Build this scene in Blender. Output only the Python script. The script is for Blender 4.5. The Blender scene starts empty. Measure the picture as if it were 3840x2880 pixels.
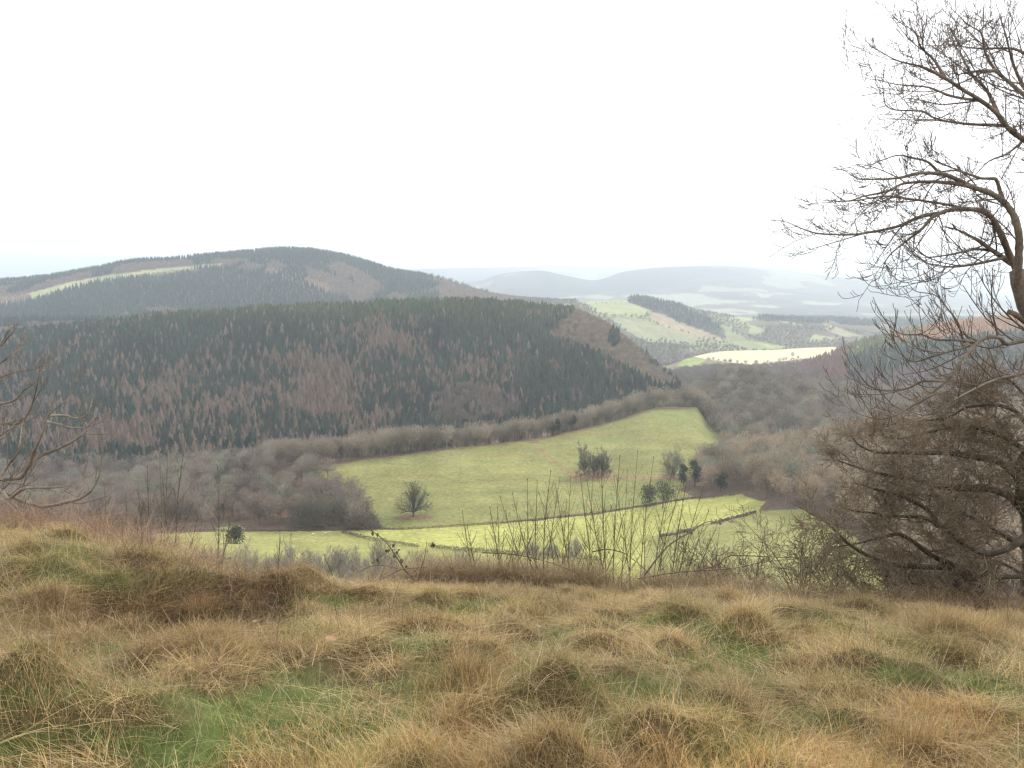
import bpy, math, random
import numpy as np
from mathutils import Vector
random.seed(7); rng = np.random.default_rng(11)
scn = bpy.context.scene
COL = scn.collection

# ------------------------------------------------------------------ camera
F = 1916.0; PITCH = math.atan((829.5 - 585.0) / F); CP, SP = math.cos(PITCH), math.sin(PITCH)
cam_d = bpy.data.cameras.new('camera'); cam = bpy.data.objects.new('camera', cam_d); COL.objects.link(cam)
cam_d.sensor_width = 36; cam_d.lens = 36 * F / 2212; cam_d.clip_start = 0.05; cam_d.clip_end = 60000
cam.location = (0, 0, 0); cam.rotation_euler = (math.pi / 2 - PITCH, 0, 0)
scn.camera = cam

def pt(x, y, Y):
    """survey reading (x, y) at distance Y north -> world point"""
    a = (x - 1106.0) / F; b = -(y - 829.5) / F
    s = Y / (CP + b * SP)
    return np.array([a * s, Y, (-SP + b * CP) * s])
def view(P):
    P = np.asarray(P, float); zc = P[..., 1] * CP - P[..., 2] * SP; up = P[..., 1] * SP + P[..., 2] * CP
    zc = np.where(np.abs(zc) < 1e-3, 1e-3, zc)
    return 1106 + F * P[..., 0] / zc, 829.5 - F * up / zc

# ------------------------------------------------------------------ maths helpers
def vnoise(x, y, seed=0):
    x = np.asarray(x, float); y = np.asarray(y, float)
    xi = np.floor(x).astype(np.int64); yi = np.floor(y).astype(np.int64); fx = x - xi; fy = y - yi
    fx = fx * fx * (3 - 2 * fx); fy = fy * fy * (3 - 2 * fy)
    def h(a, b):
        n = (a * 374761393 + b * 668265263 + seed * 1274126177) & 0xffffffff
        n = ((n ^ (n >> 13)) * 1274126177) & 0xffffffff
        return ((n ^ (n >> 16)) & 0xffff) / 65535.0
    return (h(xi, yi) * (1 - fx) + h(xi + 1, yi) * fx) * (1 - fy) + (h(xi, yi + 1) * (1 - fx) + h(xi + 1, yi + 1) * fx) * fy
def fbm(x, y, o=4, seed=0):
    s = 0; a = .5; t = 0
    for i in range(o):
        s = s + a * vnoise(x * 2 ** i, y * 2 ** i, seed + i * 17); t += a; a *= .5
    return s / t
def pchip(xs, ys, x):
    xs = np.asarray(xs, float); ys = np.asarray(ys, float); h = np.diff(xs); d = np.diff(ys) / h
    m = np.zeros_like(ys)
    for i in range(1, len(xs) - 1):
        if d[i - 1] * d[i] > 0:
            w1 = 2 * h[i] + h[i - 1]; w2 = h[i] + 2 * h[i - 1]; m[i] = (w1 + w2) / (w1 / d[i - 1] + w2 / d[i])
    m[0] = d[0]; m[-1] = d[-1]
    x = np.clip(x, xs[0], xs[-1]); i = np.clip(np.searchsorted(xs, x) - 1, 0, len(xs) - 2)
    t = (x - xs[i]) / h[i]; t2 = t * t; t3 = t2 * t
    return (2 * t3 - 3 * t2 + 1) * ys[i] + (t3 - 2 * t2 + t) * h[i] * m[i] + (-2 * t3 + 3 * t2) * ys[i + 1] + (t3 - t2) * h[i] * m[i + 1]
def inpoly(px, py, poly):
    r = np.zeros(np.shape(px), bool); n = len(poly)
    for i in range(n):
        x1, y1 = poly[i]; x2, y2 = poly[(i + 1) % n]
        if y1 == y2: continue
        c = ((y1 > py) != (y2 > py)) & (px < (x2 - x1) * (py - y1) / (y2 - y1) + x1)
        r ^= c
    return r
def Z7(pts): return [(1094.5 + .3646 * a, 576 + .3646 * b) for a, b in pts]   # readings taken on an enlarged sheet

# ------------------------------------------------------------------ mesh helpers
def mesh_obj(name, V, Fc, mat, col=None, parent=None, smooth=False, link=True):
    V = np.ascontiguousarray(V, np.float32); Fc = np.ascontiguousarray(Fc, np.int32)
    me = bpy.data.meshes.new(name); k = Fc.shape[1]; n = len(Fc)
    me.vertices.add(len(V)); me.vertices.foreach_set('co', V.ravel())
    me.loops.add(n * k); me.loops.foreach_set('vertex_index', Fc.ravel())
    me.polygons.add(n); me.polygons.foreach_set('loop_start', np.arange(0, n * k, k, dtype=np.int32))
    me.polygons.foreach_set('loop_total', np.full(n, k, np.int32))
    if smooth: me.polygons.foreach_set('use_smooth', np.ones(n, bool))
    me.update(calc_edges=True)
    if col is not None:
        at = me.color_attributes.new('col', 'FLOAT_COLOR', 'POINT')
        c = np.ones((len(V), 4), np.float32); c[:, :3] = col; at.data.foreach_set('color', c.ravel())
    me.materials.append(mat)
    o = bpy.data.objects.new(name, me)
    if link: COL.objects.link(o)
    if parent is not None: o.parent = parent
    return o
def tag(o, label=None, cat=None, group=None, kind=None):
    if label: o['label'] = label
    if cat: o['category'] = cat
    if group: o['group'] = group
    if kind: o['kind'] = kind
    return o
def empty(name, loc=(0, 0, 0)):
    o = bpy.data.objects.new(name, None); COL.objects.link(o); o.location = loc; o.empty_display_size = .3; return o

# ------------------------------------------------------------------ materials
def new_mat(name):
    m = bpy.data.materials.new(name); m.use_nodes = True; nt = m.node_tree
    for n in list(nt.nodes):
        if n.type == 'BSDF_PRINCIPLED': b = n
    return m, nt, b
def attr_mat(name, rough=.9, noise=None, amt=.3, rnd=0., transl=0., spec=.2):
    m, nt, b = new_mat(name); N = nt.nodes; L = nt.links
    a = N.new('ShaderNodeAttribute'); a.attribute_name = 'col'; out = a.outputs['Color']
    if noise:
        for sc, am in noise:
            g = N.new('ShaderNodeNewGeometry'); t = N.new('ShaderNodeTexNoise'); t.inputs['Scale'].default_value = sc; t.inputs['Detail'].default_value = 5
            L.new(g.outputs['Position'], t.inputs['Vector'])
            mr = N.new('ShaderNodeMapRange'); mr.inputs[1].default_value = .25; mr.inputs[2].default_value = .75
            mr.inputs[3].default_value = 1 - am; mr.inputs[4].default_value = 1 + am; L.new(t.outputs['Fac'], mr.inputs[0])
            v = N.new('ShaderNodeVectorMath'); v.operation = 'SCALE'; L.new(out, v.inputs[0]); L.new(mr.outputs[0], v.inputs['Scale']); out = v.outputs[0]
    if rnd:
        oi = N.new('ShaderNodeObjectInfo'); mr = N.new('ShaderNodeMapRange'); mr.inputs[3].default_value = 1 - rnd; mr.inputs[4].default_value = 1 + rnd
        L.new(oi.outputs['Random'], mr.inputs[0]); v = N.new('ShaderNodeVectorMath'); v.operation = 'SCALE'
        L.new(out, v.inputs[0]); L.new(mr.outputs[0], v.inputs['Scale']); out = v.outputs[0]
    L.new(out, b.inputs['Base Color']); b.inputs['Roughness'].default_value = rough; b.inputs['Specular IOR Level'].default_value = spec
    if transl:
        tr = N.new('ShaderNodeBsdfTranslucent'); L.new(out, tr.inputs['Color']); mx = N.new('ShaderNodeMixShader'); mx.inputs[0].default_value = transl
        L.new(b.outputs[0], mx.inputs[1]); L.new(tr.outputs[0], mx.inputs[2]); L.new(mx.outputs[0], N['Material Output'].inputs[0])
    return m
M_LAND = attr_mat('valley_land', .95, [(.05, .20), (.45, .34), (.012, .14)], spec=.05)
M_SOIL = attr_mat('thatch_soil', .95, [(3., .3), (25., .35)], spec=.05)
M_TWIG = attr_mat('far_twigs', .9, None, rnd=0., spec=.05, transl=.25)
M_TWIGI = attr_mat('single_far_twigs', .9, None, rnd=.28, spec=.05, transl=.25)
M_FIR = attr_mat('fir_needles', .9, None, rnd=0., spec=.05)
M_GRASS = attr_mat('dry_grass_blades', .7, None, transl=.3, spec=.25)
M_LEAF = attr_mat('withered_leaf', .6, [(30., .3)], transl=.2, spec=.3)
M_BARK = attr_mat('lichened_bark', .85, [(5., .45), (45., .35)], spec=.2)
M_STONE = attr_mat('field_stone', .9, [(1.5, .4)], spec=.1)
M_WOOL = attr_mat('wool', .95, [(3., .1)], spec=.05)

# ------------------------------------------------------------------ valley relief: ridge and valley lines (x, y, distance)
R = []
def row(*p): R.append(p)
row((0, 1560, 15), (2212, 1560, 15))
row((0, 1440, 60), (2212, 1440, 60))
row((0, 1335, 200), (2212, 1335, 200))
row((0, 1205, 320), (400, 1205, 320), (900, 1230, 320), (2212, 1230, 320))
row((0, 1150, 430), (400, 1146, 440), (660, 1145, 450), (900, 1142, 450), (1150, 1122, 465), (1300, 1106, 480), (1420, 1086, 500), (1500, 1076, 510), (1590, 1070, 500), (1700, 1100, 440), (1860, 1110, 420), (2212, 1120, 400))
row((0, 1110, 520), (400, 1100, 520), (660, 1078, 520), (900, 1060, 530), (1150, 1030, 560), (1300, 1005, 600), (1420, 985, 620), (1500, 990, 630), (1580, 1012, 600), (1700, 995, 560), (1860, 965, 560), (2212, 930, 560))
row((0, 1085, 600), (200, 1080, 600), (400, 1050, 600), (660, 1008, 595), (900, 980, 620), (1150, 950, 690), (1300, 918, 740), (1420, 882, 790), (1500, 880, 800), (1540, 930, 770), (1600, 965, 730), (1700, 985, 680), (1860, 975, 680), (2212, 960, 680))
row((0, 1070, 720), (200, 1060, 720), (400, 1035, 720), (660, 1010, 720), (900, 1000, 740), (1150, 975, 800), (1300, 945, 850), (1420, 905, 880), (1500, 895, 900), (1560, 905, 860), (1700, 905, 850), (1860, 915, 800), (2212, 930, 800))
row((0, 1010, 850), (400, 1000, 840), (660, 985, 850), (900, 962, 880), (1150, 920, 950), (1300, 890, 1000), (1420, 868, 1020), (1500, 842, 1020), (1560, 832, 1020), (1700, 830, 1000), (1800, 846, 1000), (1860, 864, 1000), (2212, 890, 1000))
row((0, 880, 1100), (400, 862, 1100), (660, 850, 1100), (900, 830, 1120), (1150, 800, 1150), (1300, 795, 1180), (1420, 838, 1120), (1500, 862, 1200), (1700, 852, 1200), (1860, 878, 1150), (2212, 880, 1150))
row((0, 735, 1450), (100, 720, 1450), (240, 706, 1480), (330, 692, 1500), (480, 683, 1500), (650, 674, 1500), (800, 668, 1500), (960, 660, 1500), (1100, 666, 1500), (1200, 674, 1500), (1250, 682, 1480), (1300, 706, 1430), (1340, 734, 1400), (1400, 782, 1340), (1440, 815, 1300), (1500, 818, 1500), (1560, 806, 1600), (1700, 812, 1500), (1860, 812, 1350), (2212, 775, 1350))
row((0, 752, 1750), (400, 728, 1800), (660, 705, 1800), (1150, 705, 1800), (1300, 750, 1750), (1420, 812, 1700), (1500, 797, 1800), (1560, 790, 1850), (1700, 787, 1850), (1780, 778, 1700), (1860, 752, 1620), (1950, 722, 1650), (2050, 706, 1680), (2212, 690, 1700))
row((0, 702, 2000), (200, 702, 2000), (400, 720, 2100), (1150, 718, 2150), (1300, 772, 2050), (1420, 792, 2050), (1500, 769, 2100), (1560, 760, 2100), (1700, 755, 2100), (1860, 751, 2100), (2212, 760, 2100))
row((0, 728, 2400), (400, 715, 2400), (900, 705, 2400), (1150, 715, 2400), (1300, 748, 2350), (1420, 785, 2350), (1500, 787, 2400), (2212, 790, 2400))
row((0, 690, 2650), (400, 684, 2650), (900, 684, 2650), (1150, 694, 2600), (1300, 716, 2600), (1420, 745, 2650), (1500, 755, 2700), (1700, 757, 2750), (2212, 765, 2750))
row((0, 613, 3300), (100, 603, 3300), (200, 586, 3300), (300, 568, 3300), (370, 564, 3300), (450, 556, 3300), (530, 550, 3300), (610, 543, 3300), (660, 545, 3300), (720, 554, 3300), (780, 568, 3300), (850, 590, 3300), (950, 606, 3300), (1040, 632, 3300), (1130, 646, 3300), (1250, 652, 3300), (1370, 648, 3300), (1450, 660, 3300), (1550, 682, 3300), (1640, 693, 3300), (1860, 706, 3300), (2212, 712, 3300))
row((0, 690, 4300), (2212, 690, 4300))
row((0, 674, 6000), (2212, 674, 6000))
row((0, 650, 7800), (1000, 650, 7800), (1280, 640, 7800), (1450, 630, 7800), (1600, 632, 7800), (1900, 652, 7800), (2212, 666, 7800))
row((800, 622, 9800), (1030, 608, 9800), (1080, 592, 9800), (1160, 584, 9800), (1230, 597, 9800), (1280, 606, 9800), (1350, 587, 9800), (1450, 576, 9800), (1550, 574, 9800), (1700, 586, 9800), (1800, 598, 9800), (1900, 610, 9800), (2000, 625, 9800), (2212, 655, 9800))
row((800, 625, 12500), (1160, 602, 12500), (1280, 614, 12500), (1450, 596, 12500), (1700, 602, 12500), (1900, 612, 12500), (2212, 640, 12500))
row((560, 600, 19000), (700, 575, 19000), (800, 549, 19000), (900, 547, 19000), (1000, 550, 19000), (1100, 558, 19000), (1200, 557, 19000), (1300, 562, 19000), (1400, 573, 19000), (1480, 566, 19000), (1560, 561, 19000), (1650, 563, 19000), (1780, 585, 19000), (1850, 590, 19000), (1920, 583, 19000), (2212, 576, 19000))
row((560, 615, 15500), (800, 575, 15500), (2212, 590, 24000))
NU = 1080; US = np.linspace(-.82, .82, NU)
YS = np.concatenate([np.geomspace(15, 280, 90, endpoint=False), np.geomspace(280, 900, 460, endpoint=False), np.geomspace(900, 24000, 480)])
KY = []; KZ = []
for r in R:
    P = np.array([pt(*p) for p in r]); u = P[:, 0] / P[:, 1]
    KY.append(pchip(u, P[:, 1], US) if len(u) > 2 else np.interp(US, u, P[:, 1]))
    KZ.append(pchip(u, P[:, 2], US) if len(u) > 2 else np.interp(US, u, P[:, 2]))
KY = np.array(KY); KZ = np.array(KZ)
LT = np.log(YS); ZG = np.empty((NU, len(YS)))
for i in range(NU):
    ZG[i] = pchip(np.log(KY[:, i]), KZ[:, i], LT)
UU, YY = np.meshgrid(US, YS, indexing='ij'); XX = UU * YY
# gullies and swells of the ground
amp = np.interp(YS, [15, 250, 400, 800, 950, 1280, 1450, 2000, 2800, 3300, 6000, 8300, 9800, 24000], [0, 0, .8, 1.5, 16, 26, 6, 8, 20, 6, 25, 50, 12, 30])
rid = 1 - np.abs(2 * fbm(XX / np.maximum(110., YY * .085) + 7, YY / np.maximum(700., YY * .3), 3, 5) - 1)
ZG += amp[None, :] * (rid - .75) + amp[None, :] * .4 * (fbm(XX / 90, YY / 90, 3, 9) - .5)
def landz(X, Y):
    X = np.asarray(X, float); Y = np.asarray(Y, float)
    fu = np.clip((X / Y - US[0]) / (US[1] - US[0]), 0, NU - 1.001); iu = fu.astype(int); fu = fu - iu
    j = np.clip(np.searchsorted(YS, Y) - 1, 0, len(YS) - 2); fy = np.clip((Y - YS[j]) / (YS[j + 1] - YS[j]), 0, 1)
    return (ZG[iu, j] * (1 - fu) + ZG[iu + 1, j] * fu) * (1 - fy) + (ZG[iu, j + 1] * (1 - fu) + ZG[iu + 1, j + 1] * fu) * fy
def hit(x, y, Y0=250, Y1=15000):
    """first ground point met along a survey reading"""
    Y = np.geomspace(Y0, Y1, 2500); a = (x - 1106.0) / F; b = -(y - 829.5) / F; s = Y / (CP + b * SP)
    z = (-SP + b * CP) * s; g = landz(a * s, Y); k = np.nonzero(g >= z)[0]
    if len(k) == 0: k = [len(Y) - 1]
    k = k[0]; return np.array([a * s[k], Y[k], g[k]])

VX = np.stack([XX, YY, ZG], -1).reshape(-1, 3)
px, py = view(VX); Yv = VX[:, 1]; Xv = VX[:, 0]
jx = px + (fbm(Xv / 14, Yv / 14, 2, 31) - .5) * 9 * np.clip(600 / Yv, .3, 1); jy = py + (fbm(Xv / 14, Yv / 14, 2, 41) - .5) * 5 * np.clip(600 / Yv, .3, 1)
FLOOR = np.array([.115, .085, .062])
C = np.tile(FLOOR, (len(VX), 1)) * (.75 + .5 * fbm(Xv / 40, Yv / 40, 3, 3))[:, None]
def paint(mask, c, vary=.12, sc=60):
    C[mask] = np.array(c) * (1 - vary + 2 * vary * fbm(Xv[mask] / sc, Yv[mask] / sc, 3, 77))[:, None]
G1 = (.192, .195, .074); G2 = (.31, .31, .10); G3 = (.225, .225, .085)  # G2: grass lightened to stand for a patch of sun
# broad grass of the valley floor
nearf = (Yv > 230) & (Yv < 900)
FIELD = [(655, 1012), (900, 979), (1150, 950), (1300, 917), (1420, 881), (1505, 879), (1535, 925), (1590, 963), (1560, 985), (1500, 1020), (1470, 1060), (1500, 1074), (1420, 1086), (1300, 1106), (1150, 1122), (1000, 1137), (865, 1143), (830, 1140), (800, 1100), (735, 1050), (690, 1030)]
paint(nearf & inpoly(jx, jy, FIELD), G1, .14)
m = nearf & inpoly(px, py, FIELD); t = fbm(Xv[m] / 120, Yv[m] / 18, 3, 88)
C[m] *= (1 + .22 * (t - .5))[:, None]; C[m, 0] *= 1 + .25 * (fbm(Xv[m] / 60, Yv[m] / 25, 3, 19) - .5)
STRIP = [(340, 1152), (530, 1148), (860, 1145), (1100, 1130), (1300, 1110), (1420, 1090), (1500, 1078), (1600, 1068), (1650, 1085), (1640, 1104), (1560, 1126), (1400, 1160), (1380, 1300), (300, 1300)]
paint(nearf & (jy > 1040) & inpoly(jx, jy, STRIP), G2, .10)  # sunlight on the strip painted in as lighter grass
paint(nearf & inpoly(jx, jy, [(340, 1152), (530, 1148), (738, 1149), (800, 1166), (900, 1182), (1150, 1202), (1300, 1215), (1300, 1330), (300, 1330)]), (.26, .26, .095), .16)
paint(nearf & inpoly(jx, jy, [(1640, 1104), (1740, 1098), (1770, 1120), (1850, 1160), (1960, 1330), (1380, 1330), (1400, 1160), (1560, 1128)]), G3, .12)
paint(nearf & inpoly(jx, jy, [(470, 1140), (520, 1134), (530, 1146), (460, 1148)]), (.2, .21, .09))
# leaf litter rings, worn track, bracken patches
def ell(x, y, rx, ry, c, y0=250, y1=900):
    m = (Yv > y0) & (Yv < y1) & (((jx - x) / rx) ** 2 + ((jy - y) / ry) ** 2 < 1); paint(m, c, .2, 6)
ell(895, 1117, 44, 6, (.20, .135, .085)); ell(1282, 1030, 52, 9, (.20, .14, .085)); ell(1400, 1033, 110, 5, (.21, .165, .08)); ell(1455, 1030, 40, 6, (.2, .14, .09))
ell(850, 1003, 16, 2.5, (.17, .14, .07)); ell(625, 1110, 46, 8, (.19, .115, .08)); ell(1620, 905, 30, 7, (.24, .11, .08)); ell(1580, 935, 22, 8, (.25, .11, .085)); ell(1830, 880, 20, 6, (.25, .12, .085))
def line(P, w, c, y0=250, y1=900):
    for (x1, y1_), (x2, y2_) in zip(P[:-1], P[1:]):
        dx, dy = x2 - x1, y2_ - y1_; L2 = dx * dx + dy * dy
        t = np.clip(((jx - x1) * dx + (jy - y1_) * dy) / L2, 0, 1); d = np.hypot(jx - x1 - t * dx, (jy - y1_ - t * dy) * 1.6)
        paint((Yv > y0) & (Yv < y1) & (d < w), c, .2, 6)
line([(1150, 952), (1172, 975), (1200, 1000), (1232, 1022), (1300, 1036), (1330, 1040)], 4.5, (.22, .165, .085))
line([(1232, 1022), (1262, 1075), (1290, 1106)], 2.5, (.24, .19, .08))
line([(655, 1012), (900, 979), (1150, 951), (1300, 919), (1420, 884), (1500, 881)], 2.2, (.19, .13, .07))
# lands farther off
def far(poly, c, y0, y1, v=.1): paint((Yv > y0) & (Yv < y1) & inpoly(px, py, poly), c, v, 80)
m = (Yv > 2150) & (Yv < 4200) & (px > 1100); t = fbm(Xv / 230, Yv / 330, 4, 52)
paint(m, (.15, .14, .09)); paint(m & (t > .56), (.22, .24, .12)); paint(m & (t < .44), (.11, .095, .07))
for poly, c in [
    ([(300, 160), (480, 178), (690, 186), (860, 265), (770, 302), (560, 288), (500, 250), (400, 205)], (.27,.29,.15)),
    ([(590, 300), (760, 312), (900, 345), (1160, 430), (1120, 465), (830, 442), (700, 375)], (.25,.255,.15)),
    ([(860, 270), (1000, 300), (1330, 440), (1200, 440), (1000, 380), (850, 320)], (.29, .235, .155)),
    ([(300, 150), (440, 160), (700, 182), (690, 190), (480, 184), (300, 166)], (.29,.30,.17)),
    ([(690, 160), (780, 150), (930, 200), (1180, 300), (1290, 370), (1300, 432), (1100, 355), (900, 272), (720, 212)], (.08, .075, .06)),
    ([(1010, 222), (1150, 240), (1490, 310), (1400, 330), (1200, 290), (1080, 252)], (.27,.29,.15)),
    ([(1450, 345), (1530, 375), (1510, 412), (1430, 402)], (.25,.27,.14)), ([(1820, 400), (1960, 428), (1780, 452)], (.28,.30,.15)),
    ([(1890, 338), (2110, 412), (1990, 412), (1880, 370)], (.28, .26, .15)), ([(1440, 438), (1550, 456), (1730, 488), (1550, 480)], (.29,.31,.15)),
    ([(1540, 300), (1600, 310), (1780, 350), (1700, 350)], (.27,.29,.15)), ([(600, 400), (830, 445), (1120, 470), (1000, 500), (800, 560), (700, 470)], (.11, .10, .075))]:
    far(Z7(poly), c, 2150, 4200)
m = (Yv > 1680) & (Yv < 2180)
paint(m & (px > 1420) & (px < 1900), (.20, .165, .11))
far(Z7([(1110, 532), (1200, 512), (1300, 500), (1700, 488), (2110, 470), (2090, 520), (1750, 545), (1450, 580), (1380, 574), (1180, 548)]), (.56, .53, .33), 1650, 2200, .05)  # pale far field, the sunlight on it put into its colour
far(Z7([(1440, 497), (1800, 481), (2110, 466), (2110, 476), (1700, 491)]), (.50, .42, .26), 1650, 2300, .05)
far(Z7([(1010, 585), (1060, 543), (1190, 548), (1130, 580), (1040, 615)]), (.25, .31, .11), 1600, 2150, .1)
# pale ride on the back hill, brown strips
far([(60, 634), (140, 612), (230, 594), (330, 582), (480, 568), (480, 574), (340, 592), (240, 606), (150, 626), (70, 648)], (.32, .32, .17), 2500, 3400)
far([(0, 640), (60, 632), (70, 650), (0, 668)], (.30, .22, .15), 2500, 3400); far([(560, 575), (640, 590), (720, 618), (700, 640), (620, 606)], (.26, .18, .12), 2500, 3400)
m = (Yv > 4300) & (Yv < 7900); t = fbm(Xv / 300, Yv / 500, 4, 62); paint(m, (.09, .09, .07)); paint(m & (t > .60), (.24, .25, .17)); paint(m & (t < .44), (.055, .06, .05))
m = (Yv >= 7800); t = fbm(Xv / 900, Yv / 1500, 4, 66); paint(m, (.085, .08, .065), .3, 400); paint(m & (t > .62), (.20, .20, .14)); paint(m & (t < .46), (.045, .05, .045))
idx = np.arange(NU * len(YS)).reshape(NU, -1)
Q = np.stack([idx[:-1, :-1], idx[1:, :-1], idx[1:, 1:], idx[:-1, 1:]], -1).reshape(-1, 4)
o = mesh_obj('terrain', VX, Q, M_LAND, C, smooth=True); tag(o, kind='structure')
del Q

# ------------------------------------------------------------------ branch building
def prisms(S, k=3, jit=0):
    """S: rows of (p0, p1, r0, r1) -> verts, tri faces"""
    S = np.asarray(S, float); P0, P1, r0, r1 = S[:, 0:3], S[:, 3:6], S[:, 6], S[:, 7]
    D = P1 - P0; D /= np.maximum(np.linalg.norm(D, axis=1), 1e-9)[:, None]
    A = np.where(np.abs(D[:, 2:3]) > .9, np.array([[1., 0, 0]]), np.array([[0., 0, 1]])); B = np.cross(D, A); B /= np.linalg.norm(B, axis=1)[:, None]; E = np.cross(D, B)
    V = []
    for Pp, r in ((P0, r0), (P1 + D * (r1 * .3)[:, None], r1)):
        for i in range(k):
            a = 2 * math.pi * i / k; V.append(Pp + (B * math.cos(a) + E * math.sin(a)) * r[:, None])
    V = np.stack(V, 1); n = len(S); base = (np.arange(n) * 2 * k)[:, None, None]
    f = []
    for i in range(k):
        j = (i + 1) % k; f += [(i, j, k + j), (i, k + j, k + i)]
    Fc = (base + np.array(f)[None]).reshape(-1, 3)
    return V.reshape(-1, 3), Fc
def rv(s=1.): return (random.gauss(0, s), random.gauss(0, s), random.gauss(0, s))
def nrm(d):
    l = math.sqrt(d[0] * d[0] + d[1] * d[1] + d[2] * d[2]) or 1; return (d[0] / l, d[1] / l, d[2] / l)
def side(d, ang, bias=(0, 0, 0)):
    """a direction leaning ang away from d, at a random azimuth"""
    w = rv(); w = (w[0] + bias[0], w[1] + bias[1], w[2] + bias[2]); t = w[0] * d[0] + w[1] * d[1] + w[2] * d[2]
    w = nrm((w[0] - t * d[0], w[1] - t * d[1], w[2] - t * d[2])); c, s = math.cos(ang), math.sin(ang)
    return (d[0] * c + w[0] * s, d[1] * c + w[1] * s, d[2] * c + w[2] * s)
def grow(S, p, d, L, r, lvl, cf):
    """recursive branch; cf: dict(n, wob, up, kids, ratio, ang, rmin, levels)"""
    n = max(2, int(cf['n'] - lvl * .7)); st = L / n; rr = r; tip = max(cf['rmin'], r * cf.get('taper', .35)); u = cf['up'][min(lvl, len(cf['up']) - 1)]
    for i in range(n):
        w = cf['wob']; d = nrm((d[0] + random.gauss(0, w), d[1] + random.gauss(0, w), d[2] + random.gauss(0, w) + u))
        q = (p[0] + d[0] * st, p[1] + d[1] * st, p[2] + d[2] * st); r2 = r + (tip - r) * (i + 1) / n
        S.append((*p, *q, rr, r2)); p = q; rr = r2
        if lvl < cf['levels'] and (i > 0 or lvl == 0 or cf.get('early')):
            for _ in range(cf['kids'] if random.random() < .75 else cf['kids'] - 1):
                l2 = L * cf['ratio'] * random.uniform(.6, 1.15) * (1 - .45 * i / n)
                if l2 > cf['lmin']: grow(S, p, side(d, cf['ang'] * random.uniform(.6, 1.3), cf.get('bias', (0, 0, 0))), l2, max(cf['rmin'], rr * .62), lvl + 1, cf)
def seg_mesh(name, S, mat, col, parent=None, k=3, vary=.15):
    V, Fc = prisms(S, k); n = len(S)
    c = np.array(col)[None] * (1 + vary * rng.uniform(-1, 1, (n, 1))); c = np.repeat(c, 2 * k, 0)
    return mesh_obj(name, V, Fc, mat, c, parent)

# ------------------------------------------------------------------ kinds of tree, as arrays on a unit scale (metres, standing at 0)
def slivers(P, D, L, W):
    n = len(P); A = rng.normal(size=(n, 3)); B = np.cross(D, A); B /= np.maximum(np.linalg.norm(B, axis=1), 1e-6)[:, None]
    V = np.stack([P - B * W[:, None] / 2, P + B * W[:, None] / 2, P + D * L[:, None]], 1).reshape(-1, 3)
    return V, np.arange(3 * n).reshape(-1, 3)
def bare_kind(h, w, low, n, tw, seed, up=.5, col=(.115, .096, .075)):
    """crown of twigs + trunk and limbs; returns (trunkV, trunkF, crownV, crownF)"""
    random.seed(seed); S = []
    top = h * .45; p = (0, 0, -.6); r = h * .017
    for i in range(3):
        q = (random.gauss(0, .12), random.gauss(0, .12), top * (i + 1) / 3); S.append((*p, *q, r, r * .85)); p = q; r *= .85
    ends = []
    for i in range(11):
        az = 2 * math.pi * i / 11 + random.uniform(-.3, .3); el = random.uniform(.25, 1.25); s0 = (0, 0, top * random.uniform(.45, 1.))
        e = (w * .42 * math.cos(az) * math.cos(el) * 1.15, w * .42 * math.sin(az) * math.cos(el) * 1.15, top + (h - top) * (.1 + .75 * math.sin(el)) * random.uniform(.8, 1.))
        m = tuple((a + b) / 2 + random.gauss(0, .3) for a, b in zip(s0, e)); m = (m[0], m[1], m[2] + .3)
        S.append((*s0, *m, h * .008, h * .005)); S.append((*m, *e, h * .005, h * .002)); ends += [m, e]
    TV, TF = prisms(S, 3)
    # lobed crown: twig bunches on the outer shell of several lobes
    K = 5; cen = np.array([[rng.uniform(-.17, .17) * w, rng.uniform(-.17, .17) * w, h * rng.uniform(.42, .62)] for _ in range(K)]); cen[:2] = (0, 0, h * .62)
    rad = np.array([w * rng.uniform(.24, .32) for _ in range(K)]); rad[:2] = w * .42
    ki = rng.integers(0, K, n); U = rng.normal(size=(n, 3)); U /= np.linalg.norm(U, axis=1)[:, None]; rr = rng.uniform(.3, 1, n) ** .45
    P = cen[ki] + U * (rad[ki] * rr)[:, None] * np.array([1, 1, .85]); P[:, 2] = np.clip(P[:, 2], h * low * rng.uniform(.8, 1.4, n), h)
    D = U * .8 + np.array([0, 0, up]) + rng.normal(size=(n, 3)) * .35; D /= np.linalg.norm(D, axis=1)[:, None]
    CV, CF = slivers(P, D, rng.uniform(.9, 1.9, n) * h / 16, rng.uniform(.6, 1.4, n) * tw)
    return TV, TF, CV, CF
def fir_kind(h, w, seed, tiers=7, sides=7, low=.08, loose=0.):
    random.seed(seed); V = []; Fc = []
    for t in range(tiers):
        z0 = h * (low + (1 - low) * t / tiers); z1 = min(h, z0 + h * (1 - low) / tiers * 1.9); rr = w / 2 * (1 - t / tiers) ** .85 + .12
        b = len(V); ph = random.uniform(0, 6)
        V.append((0, 0, z1))
        for i in range(sides * 2):
            a = ph + math.pi * i / sides; q = rr * (random.uniform(.85, 1.2) if i % 2 == 0 else random.uniform(.4, .6)); V.append((q * math.cos(a), q * math.sin(a), z0 + (random.uniform(-.05, .02) if i % 2 == 0 else .04) * h))
        for i in range(sides * 2): Fc.append((b, b + 1 + i, b + 1 + (i + 1) % (sides * 2)))
    return np.array(V, float), np.array(Fc)
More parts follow.
